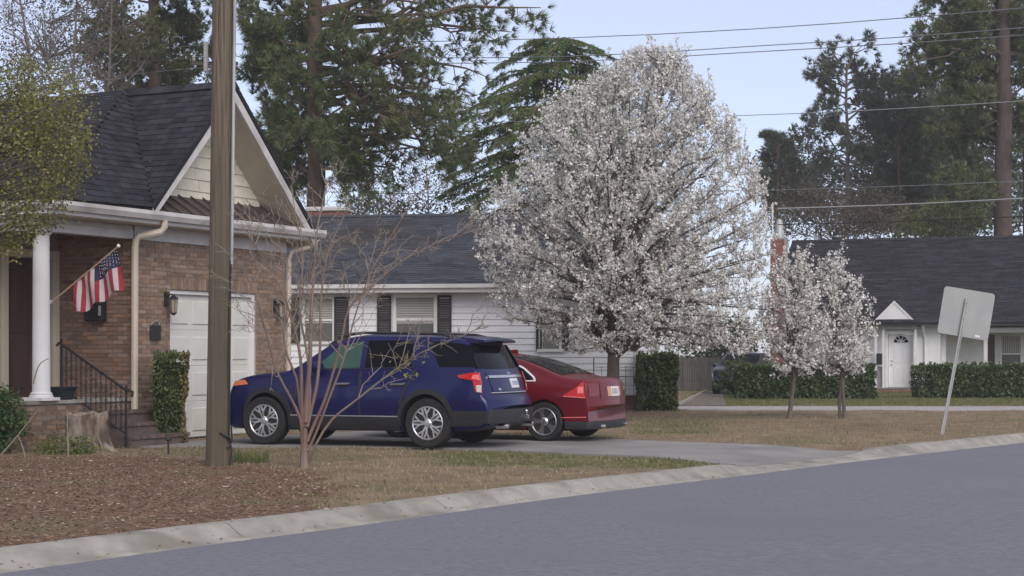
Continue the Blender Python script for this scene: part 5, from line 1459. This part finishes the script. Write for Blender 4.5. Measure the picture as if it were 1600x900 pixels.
nB, pear = blossom_tree('blossoming_tree', 957, 655, outl, 548, .155, 150, .60, 'large round blossoming white tree behind the red sedan', .027, 2, 16, petal=.028, fill=2300, nbt=15)
# upright shoots along its top
bm = MB(); C = []
dpe = FPX*EYE/105
for k in range(120):
    px = rs.uniform(845,1195); l_ = np.interp(px, [845,880,985,1050,1160,1195], [190,150,80,78,205,290]); pb_, pt_ = P(px+rs.uniform(-6,6), l_+55, dpe+rs.uniform(-.8,.8)), None
    pt_ = pb_ + Vector((rs.uniform(-.08,.08), rs.uniform(-.1,.1), rs.uniform(.35,.85)))
    pb_ -= pear.location; pt_ -= pear.location
    pts = wander(pb_, pt_, 4, .03); tapered(bm, pts, .009, .003, 4)
    for u in np.linspace(.0, 1, 11): C.append(tuple(along(pts, u)[0]))
tag(bm.build('upright_shoots', mat['bark_pear'], pear, fix=False), kind='stuff')
C = np.array(C); V, F = leaf_cloud(np.repeat(C, 5, 0)+RNG.normal(0,.030,(len(C)*5,3)), .030, .75); crown('shoot_blossom', V, F, mat['petal'], pear)
o1 = [(386,1222,1258),(420,1202,1276),(460,1188,1294),(510,1184,1304),(550,1190,1300),(584,1208,1276)]
blossom_tree('small_blossoming_tree', 1233, 655, o1, 588, .05, 34, .42, 'slender young white tree, left of the two small ones on the lawn', .030, 8, 16, petal=.030, nbt=13, fill=150, grp='small blossoming trees on the lawn')
o2 = [(390,1288,1316),(430,1266,1344),(470,1256,1364),(510,1254,1374),(550,1260,1372),(586,1280,1352)]
n2, tt2 = blossom_tree('small_blossoming_tree', 1320, 653, o2, 592, .045, 34, .42, 'slender young white tree, right of the two, with a double trunk', .030, -4, 15, petal=.030, nbt=13, fill=150, grp='small blossoming trees on the lawn')
MB().tube([(-.10,.05,-.03),(-.12,.05,.4),(-.06,.0,.9)], [.04,.035,.03], 8).build('trunk', mat['bark_pear'], tt2, smooth=True)

# crape myrtle: bare fanning stems
def myrtle():
    d = 22.0; base = G(476, 731); d = base.y
    t = thing('crape_myrtle', base, 'bare multi stemmed crape myrtle fanning out in front of the blue SUV', 'tree')
    S = [([(476,731),(476,700),(477,660),(478,640)], 0, .088),
         ([(473,668),(472,640),(470,560),(458,500),(440,455),(412,405),(385,365)], -.25, .040),
         ([(472,690),(467,655),(452,620),(436,585),(420,545),(405,490),(388,440),(365,395)], -.4, .030),
         ([(477,660),(480,620),(484,560),(486,500),(489,430),(497,360),(512,285)], .15, .050),
         ([(479,668),(485,640),(493,600),(499,540),(503,470),(512,395),(535,335),(552,285)], .35, .036),
         ([(480,690),(490,665),(508,625),(524,570),(534,520),(548,480),(590,440),(640,400),(690,378),(735,362)], -.1, .032),
         ([(482,722),(496,690),(520,655),(560,622),(600,592),(640,562),(680,540),(720,527),(755,508)], -.5, .026),
         ([(481,705),(494,675),(516,620),(538,560),(556,490),(578,430),(610,370),(640,320),(668,290)], .6, .026),
         ([(474,665),(468,630),(462,590),(447,540),(448,470),(440,400),(428,340)], .5, .028),
         ([(478,662),(484,620),(478,560),(470,480),(474,400),(462,330),(455,290)], .7, .030)]
    st_ = MB(); bm = MB(); tw = MB(); tips = []
    for pl, dy, r in S:
        n = len(pl); ctrl_ = [P(x, y, d+dy*(i/(n-1))*1.6)-base for i, (x, y) in enumerate(pl)]
        ctrl_ = [c + Vector((random.gauss(0,.012), random.gauss(0,.03), 0)) if i else c for i, c in enumerate(ctrl_)]
        pts = catmull(ctrl_, .12); m_ = len(pts)-1
        sm = MB(); sm.tube(pts, [max(.005, .78*r*(1-(.84 if r < .08 else .62)*(i/m_)**.75)) for i in range(m_+1)], 8)
        sm.build('stem', mat['bark_myrtle'], t, smooth=True, fix=False)
        L = sum((pts[i+1]-pts[i]).length for i in range(m_))
        for _ in range(int(L*5.2) if r < .08 else 0):
            u = random.uniform(.33, .99); q, dr_ = along(pts, u)
            v = Vector((random.gauss(0,1.2), random.gauss(0,.9), random.gauss(.35,.7))).normalized()
            l = random.uniform(.3,.95)*(1.15-.5*u); e = q+(dr_*.8+v*.7).normalized()*l
            gen_branch(tw, tips, q, e, .007, .0026, 4, .12, 0, 5, .5, .8, .6, 1 if random.random() < .6 else 0)
    tw.build('twigs', mat['twig'], t, fix=False)
    C = []
    for k in range(26):                                     # leftover leaves and seed heads caught in the right fork
        q = P(random.gauss(628,16), random.gauss(572,14), d-.5+random.gauss(0,.15))-base; C.append(tuple(q))
    V, F = leaf_cloud(np.array(C), .03, .55); crown('clinging_leaves', V, F, mat['leaf_o'], t)
myrtle()

def bare_tree(name, bx, d, r, h_py, spread_px, label, n=16, bark='bark_grey', fork=.35, grp=None, depth=1, sub=8, lo=None):
    base = U(bx, d, -.1); t = thing(name, base, label, 'tree', group=grp)
    top = P(bx+random.uniform(-12,12), h_py, d)-base
    tp = wander((0,0,0), top, 7, .03)
    mb = MB(); tapered(mb, tp, r, r*.15, 9); mb.build('trunk', mat[bark], t, smooth=True)
    bm = MB(); tips = []
    for k in range(n):
        f = random.uniform(fork, .95); q, dr_ = along(tp, f); a = k*2.4
        l = spread_px/FPX*d*random.uniform(.6,1.1)*(1.2-f*.7)
        e = q+Vector((l*math.cos(a), l*math.sin(a)*.8, l*random.uniform(.5,1.3)))
        gen_branch(bm, tips, q, e, r*.30*(1.2-f*.6), .008, 5, .10, .0, sub, .45, .85, .5, depth)
    bm.build('branches', mat[bark] if bark != 'bark_grey' else mat['twig_d'], t, fix=False)
    return tips, t
gb = 'bare trees behind the houses'
for bx, d, h, sp, lab in ((30,50,-120,170,'bare tree with fine twigs at the upper left corner'),(128,54,-90,150,'bare tree behind the left roof, second from the left edge'),(185,58,-60,120,'bare tree with upright limbs between the roof and the dark pine'),
                          (590,66,215,85,'thin bare tree right of the thick pine trunk'),(668,70,230,95,'spreading bare tree behind the slate roof'),(560,74,190,70,'faint bare sapling just right of the pine trunk'),(740,68,255,75,'bare tree half hidden by the left side of the white blossom'),(430,64,120,70,'bare tree showing between the gable and the pine trunk')):
    bare_tree('bare_tree', bx, d, .11 if bx < 200 else .08, h, sp, lab, 36 if bx < 200 else 22, grp=gb, depth=1, sub=11 if bx < 200 else 9, fork=.25)
# reddish brown bare thicket beyond the right roof
th_ = thing('bare_thicket', U(1310, 82), 'reddish brown bare thicket behind the roof of the right house', 'thicket')
tb = MB(); tips = []
for k in range(46):
    q = U(rs.uniform(1225,1410), 82+rs.uniform(-3,3), 0)-th_.location
    e = q+Vector((rs.uniform(-.9,.9), rs.uniform(-.8,.8), rs.uniform(5.5,8.6)))
    gen_branch(tb, tips, q, e, .05, .012, 5, .05, 0, 12, .20, .7, .5, 1)
tb.build('branches', M('thicket_twig', (.085,.062,.052), (.125,.095,.08), 3, .95), th_, fix=False)

def leaf_mass(name, bx, d, ells, n, size, m, label, cat='tree', trunk=.12, core=True, grp=None, tk='bark_grey', holes=.0):
    """ells: (px, py, rx, ry, dz) blobs; leaves are spread in clumps through their volume."""
    base = U(bx, d, -.05); t = thing(name, base, label, cat, group=grp); s = FPX/d
    tot = sum(e[2]*e[3] for e in ells); Cs = []
    bm = MB()
    for (px, py, rx, ry, dz) in ells:
        c = P(px, py, d+dz)-base
        k = max(6, int(n*rx*ry/tot/26))
        v = runit(k)*RNG.uniform(.35, 1.0, (k,1))**.6
        cl = np.array(tuple(c)) + v*np.array([rx/s, (rx+ry)*.42/s, ry/s])
        for q in cl[:max(4, k//5)]:
            tapered(bm, wander((0,0,max(.1, c.z-ry/s*.9)) if trunk else tuple(c), tuple(q), 3, .06), max(.012, trunk*.22), .006, 4)
        cr = (rx+ry)*.5/s*.20
        Cs.append(np.repeat(cl, 26, 0) + RNG.normal(0, 1, (k*26,3))*np.array([cr*1.3, cr*1.3, cr*.75]))
    if trunk:
        zt = max(P(0, e[1], d).z for e in ells)
        MB().tube(wander((0,0,0), (0,0,zt*.75), 5, .02), [trunk*(1-.14*i) for i in range(6)], 8).build('trunk', mat[tk], t, smooth=True)
        bm.build('limbs', mat[tk], t, fix=False)
    C = np.concatenate(Cs); C = C[C[:,2] > .02]
    V, F = leaf_cloud(C, size, .55)
    crown('crown', V, F, m, t)
    return t
# olive leafed tree hanging in from the left edge
leaf_mass('olive_tree', -75, 22.5, [(10,180,75,60,0),(70,150,60,50,.3),(40,260,85,70,-.2),(90,240,40,70,.2),(5,340,60,60,0),(60,330,45,40,.1),(-80,220,120,140,.3),(110,190,28,60,-.3),(18,110,50,30,0),(20,370,34,24,.1),(120,240,20,50,0),(60,210,60,60,.3)], 18000, .025, mat['leaf_o'], 'olive green small leafed tree hanging in from the left edge', trunk=.10)
leaf_mass('evergreen_shrub', 10, 25.0, [(-10,640,44,38,0),(18,660,22,30,.1),(-20,690,40,30,0)], 4200, .030, mat['leaf_b'], 'bright green bush at the left edge below the porch', 'bush', trunk=0)
leaf_mass('low_plant', 95, 24.9, [(95,700,40,20,0),(75,708,24,14,0),(128,698,22,20,.1)], 1500, .024, mat['leaf_y'], 'low yellow green plant at the foot of the porch by the stump', 'plant', trunk=0)
# twiggy canes leaning in front of the porch
cn = thing('bare_canes', U(40,24.3), 'bare leaning canes in front of the porch brickwork at the left', 'shrub')
cm = MB()
for pl in ([(0,712),(20,690),(40,665),(60,640)],[(40,722),(36,700),(28,680)],[(107,722),(106,690),(105,640)],[(52,600),(57,580),(64,567),(76,560)],[(165,728),(160,700),(152,680)]):
    pts = [P(x,y,24.3)-cn.location for x,y in pl]; cm = MB(); tapered(cm, catmull(pts,.1), .012, .006, 5); cm.build('cane', mat['twig'], cn, fix=False)

# trimmed shrub by the garage: narrow block, browning on the right
def hedge(name, loc, rz, half, label, n, size, m, cat='hedge', m2=None, taper=0, top_noise=.05, grp=None):
    t = thing(name, loc, label, cat, rz, grp)
    hx, hy, hz = half
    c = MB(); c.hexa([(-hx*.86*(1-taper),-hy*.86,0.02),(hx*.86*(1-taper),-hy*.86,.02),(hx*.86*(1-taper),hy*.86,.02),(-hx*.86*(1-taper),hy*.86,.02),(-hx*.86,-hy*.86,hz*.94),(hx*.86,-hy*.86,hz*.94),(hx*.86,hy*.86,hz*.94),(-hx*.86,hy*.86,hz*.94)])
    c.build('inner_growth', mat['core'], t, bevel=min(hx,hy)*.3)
    P_ = []
    u = RNG.uniform(-1,1,(n,3)); k = RNG.integers(0,5,n)
    ar = np.array([hy*hz, hy*hz, hx*hz, hx*hz, hx*hy*1.6]); k = RNG.choice(5, n, p=ar/ar.sum())
    for f_, ax_, sg_ in ((0,0,-1),(1,0,1),(2,1,-1),(3,1,1),(4,2,1)):
        s_ = k == f_; u[s_,ax_] = sg_*(1 - np.abs(RNG.normal(0,.07,s_.sum())))
    x, y, z = u[:,0]*hx, u[:,1]*hy, (u[:,2]+1)/2*hz
    wob = 1 + .07*np.sin(x*7+z*5+y*3) + .05*np.sin(z*11-x*9+1) + .03*np.sin(x*23+z*17)
    x = x*(1 - taper*(1-z/hz))*(1+ (wob-1)*min(1, .35/hx)); y *= wob; z *= 1 + top_noise*np.sin(x*3.1+1)*.6 + top_noise*np.sin(x*8.7)*.4
    C = np.stack([x,y,z],1)
    if m2 is not None:
        s_ = (x > hx*.55) & (RNG.random(n) < .8); V, F = leaf_cloud(C[s_], size, .6); crown('browned_leaves', V, F, m2, t); C = C[~s_]
    sx = RNG.uniform(-hx*.95, hx*.95, int(n*.012)); sy = RNG.uniform(-hy*.8, hy*.8, len(sx))      # stray shoots above the cut
    for i in range(len(sx)):
        k_ = RNG.integers(3, 8); hh = np.linspace(0, RNG.uniform(.04,.13), k_)
        C = np.concatenate([C, np.stack([sx[i]+hh*RNG.normal(0,.3), np.full(k_, sy[i]), hz*.99+hh], 1)])
    V, F = leaf_cloud(C, size, .6); crown('leaves', V, F, m, t)
    return t
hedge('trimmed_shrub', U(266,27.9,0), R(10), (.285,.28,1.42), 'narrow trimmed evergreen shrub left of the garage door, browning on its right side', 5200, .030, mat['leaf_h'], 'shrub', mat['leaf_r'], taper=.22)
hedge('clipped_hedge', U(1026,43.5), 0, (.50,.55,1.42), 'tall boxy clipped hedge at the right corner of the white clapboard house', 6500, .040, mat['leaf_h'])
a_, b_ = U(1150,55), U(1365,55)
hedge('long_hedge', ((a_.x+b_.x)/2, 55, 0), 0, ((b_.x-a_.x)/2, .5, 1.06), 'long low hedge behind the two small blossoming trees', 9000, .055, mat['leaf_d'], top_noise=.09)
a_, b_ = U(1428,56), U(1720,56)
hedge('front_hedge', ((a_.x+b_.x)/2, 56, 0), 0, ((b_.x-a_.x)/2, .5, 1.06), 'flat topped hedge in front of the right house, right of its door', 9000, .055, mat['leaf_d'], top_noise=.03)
leaf_mass('evergreen_bush', 428, 33.2, [(428,575,20,24,0),(440,560,14,14,0)], 700, .035, mat['leaf_d'], 'dark evergreen bush at the right end of the brick garage behind the SUV bonnet', 'bush', trunk=0)
leaf_mass('evergreen_tree', 1105, 72, [(1105,545,55,30,0),(1080,520,40,24,0),(1140,530,35,40,1),(1165,560,25,30,0)], 4200, .085, mat['leaf_d'], 'dark evergreen tree above the board fence at the end of the lane', trunk=.15)
leaf_mass('brown_thicket', 1300, 80, [(1255,330,45,45,0),(1310,325,55,42,1),(1370,330,45,42,0),(1225,345,30,35,-.5),(1340,350,60,24,-1)], 11000, .055, M('thicket_leaf', (.085,.068,.052), (.135,.115,.085), 1, .9, isl=.4, trans=.3), 'brown olive brush filling the space behind the right roof', 'brush', trunk=.06)
leaf_mass('yellow_green_tree', 1462, 86, [(1450,345,55,26,0),(1500,350,40,24,.5),(1420,355,35,22,-.5),(1462,330,34,18,0)], 4200, .085, mat['leaf_y'], 'yellow green bush showing over the roof of the right house', 'bush', trunk=.15)
leaf_mass('evergreen_tree', 1500, 104, [(1430,260,70,60,0),(1500,240,70,60,2),(1560,300,60,60,-1),(1400,320,60,50,1),(1480,320,70,50,0),(1250,255,45,45,0),(1300,290,60,45,1),(1235,310,40,50,0),(1530,350,60,50,0),(1350,330,50,40,0),(1260,300,60,50,2),(1210,270,40,40,1),(1420,200,50,60,2),(1480,170,50,50,3),(1380,240,60,60,2),(1590,260,50,90,0),(1560,200,40,60,3)], 34000, .12, mat['needle_far'], 'broad dark evergreen mass behind the right pines', trunk=.3)
leaf_mass('evergreen_tree', 205, 76, [(160,85,50,35,0),(230,65,60,45,0),(290,110,55,35,0),(200,120,60,30,1)], 5200, .085, mat['leaf_d'], 'dark evergreen behind the left roof ridge', trunk=.2)
bud = M('budding_leaf', (.095,.085,.055), (.15,.135,.08), 1, .9, isl=.45, trans=.3)
leaf_mass('budding_tree', 75, 62, [(50,40,70,60,0),(110,80,60,40,1),(20,110,50,40,0),(170,40,55,55,0),(140,10,60,40,1),(90,120,60,30,0)], 6500, .050, bud, 'brownish budding tree filling the upper left corner behind the olive tree', trunk=.12)
leaf_mass('budding_tree', 610, 74, [(600,280,45,45,0),(650,300,45,35,0),(700,270,40,40,1),(560,300,35,35,0),(440,230,35,60,0)], 3600, .050, bud, 'thin brownish budding tree behind the slate roof and the pine trunk', trunk=.08)
leaf_mass('shrub_row', 640, 72, [(600,330,40,25,0),(660,330,50,28,0),(720,320,40,40,0),(560,320,30,25,0)], 2400, .07, M('bud_leaf', (.075,.072,.05), (.11,.10,.065), 1, .9, isl=.4), 'thin brownish shrub growth just over the slate roof', 'shrub', trunk=.06)
leaf_mass('dark_bush', 1135, 57.2, [(1133,602,9,24,0),(1166,600,12,28,-.4),(1152,572,22,12,-.2),(1150,615,16,12,-.2)], 1300, .05, mat['leaf_d'], 'dark bush in front of the half hidden grey car', 'bush', trunk=0)

# ---------------------------------------------------------------- ground cover
def scatter(n, s0, s1, w0, w1, keep):
    s = RNG.uniform(s0, s1, n); w = w0+(w1-w0)*RNG.random(n)**1.0
    x, y = kxy(s, w); z = yz(s, w); k = keep(x, y, s, w); return np.stack([x[k], y[k], z[k]], 1)
def off_drive(s, w): return (s < np.interp(w, nw, ns)-.03) | (s > np.interp(w, fw, fs_)+.03) | (w > 10.3)
K0, K1 = proj(-6,10)[0], proj(9.5,31.7)[0]
C = scatter(95000, K0, S_A+2, .02, 9.5, lambda x,y,s,w: (RNG.random(len(x)) < .02+.9*cover(x,y)[0]) & off_drive(s,w) & (y > 11.5) & (np.abs(x/y) < .36))
V, F = leaf_cloud(C + np.array([0,0,.008]), .019, .5, .6); V[:,2] = np.maximum(V[:,2]*.35 + np.repeat(C[:,2],4)*.65, np.repeat(C[:,2],4)+.001)
tag(np_mesh('leaf_litter', V, F, mat['litter']), kind='stuff')
C2 = scatter(5000, K0, S_A+2, .02, 9.5, lambda x,y,s,w: (RNG.random(len(x)) < .03+.5*cover(x,y)[0]) & off_drive(s,w) & (y > 11.5) & (np.abs(x/y) < .36))
V, F = leaf_cloud(C2 + np.array([0,0,.014]), .024, .5, .6); V[:,2] = np.maximum(V[:,2]*.4 + np.repeat(C2[:,2],4)*.6, np.repeat(C2[:,2],4)+.001)
tag(np_mesh('pale_dead_leaves', V, F, M('pale_dead_leaf', (.30,.20,.13), (.42,.33,.26), 2, .9, isl=.4)), kind='stuff')
def blades(n, s0, s1, w0, w1, keep, ln, wd, m, name):
    C = scatter(n, s0, s1, w0, w1, keep); D = np.tile([0,0,1.0], (len(C),1))
    V, F = needle_cloud(C-np.array([0,0,.004]), D, 3, ln, wd, .55); tag(np_mesh(name, V, F, m), kind='stuff')
nog = lambda x, y: np.abs(x/y) < .34
def rnd_(x): return RNG.random(len(x))
blades(80000, K0, 90, .03, 22, lambda x,y,s,w: (rnd_(x) < (1-cover(x,y)[0])*(1-.7*cover(x,y)[1])*np.clip(26/y,.3,1)**2) & off_drive(s,w) & nog(x,y), .055, .012, mat['blade_dry'], 'dry_grass')
blades(70000, K0, 95, .03, 24, lambda x,y,s,w: (rnd_(x) < cover(x,y)[1]+.03) & off_drive(s,w) & nog(x,y), .06, .012, mat['blade_g'], 'green_grass')
# straggling weeds by the pole
wd_ = []
for k in range(60):
    p = U(rs.uniform(362,420), rs.uniform(22.6,23.6), 0); wd_.append(tuple(p))
V, F = needle_cloud(np.array(wd_), np.tile([0,0,1.2], (60,1)), 5, .20, .014, .5); tag(np_mesh('weeds', V, F, mat['blade_g']), kind='stuff')

# ---------------------------------------------------------------- thin evening haze over the whole neighbourhood
hz_ = MB().box((-720,-720,-1.2),(720,720,33)).build('haze', bpy.data.materials.new('haze_air'))
hm = hz_.data.materials[0]; hm.use_nodes = True
hm.node_tree.nodes.clear()
ho = hm.node_tree.nodes.new('ShaderNodeOutputMaterial'); pv = hm.node_tree.nodes.new('ShaderNodeVolumePrincipled')
pv.inputs['Color'].default_value = (.85,.84,.87,1); pv.inputs['Density'].default_value = .0008
hm.node_tree.links.new(pv.outputs[0], ho.inputs['Volume'])
tag(hz_, kind='stuff')

C = []
for k in range(170):
    s_ = RNG.uniform(K0, S_A+1); w_ = RNG.choice([RNG.uniform(-.46,-.30), RNG.uniform(-.30,.02)], p=[.6,.4]); x, y = kxy(s_, w_)
    zz = float(np.interp(w_, [-.46,-.34,-.30,-.17,-.12,0], [-.113,-.106,-.088,-.012,0,.0])) + .008
    C.append((float(x), float(y), zz))
V, F = leaf_cloud(np.array(C), .020, .5, .6); z0_ = np.repeat(np.array(C)[:,2], 4); V[:,2] = np.maximum(V[:,2]*.3 + z0_*.7, z0_-.004)
tag(np_mesh('gutter_leaves', V, F, mat['litter']), kind='stuff')
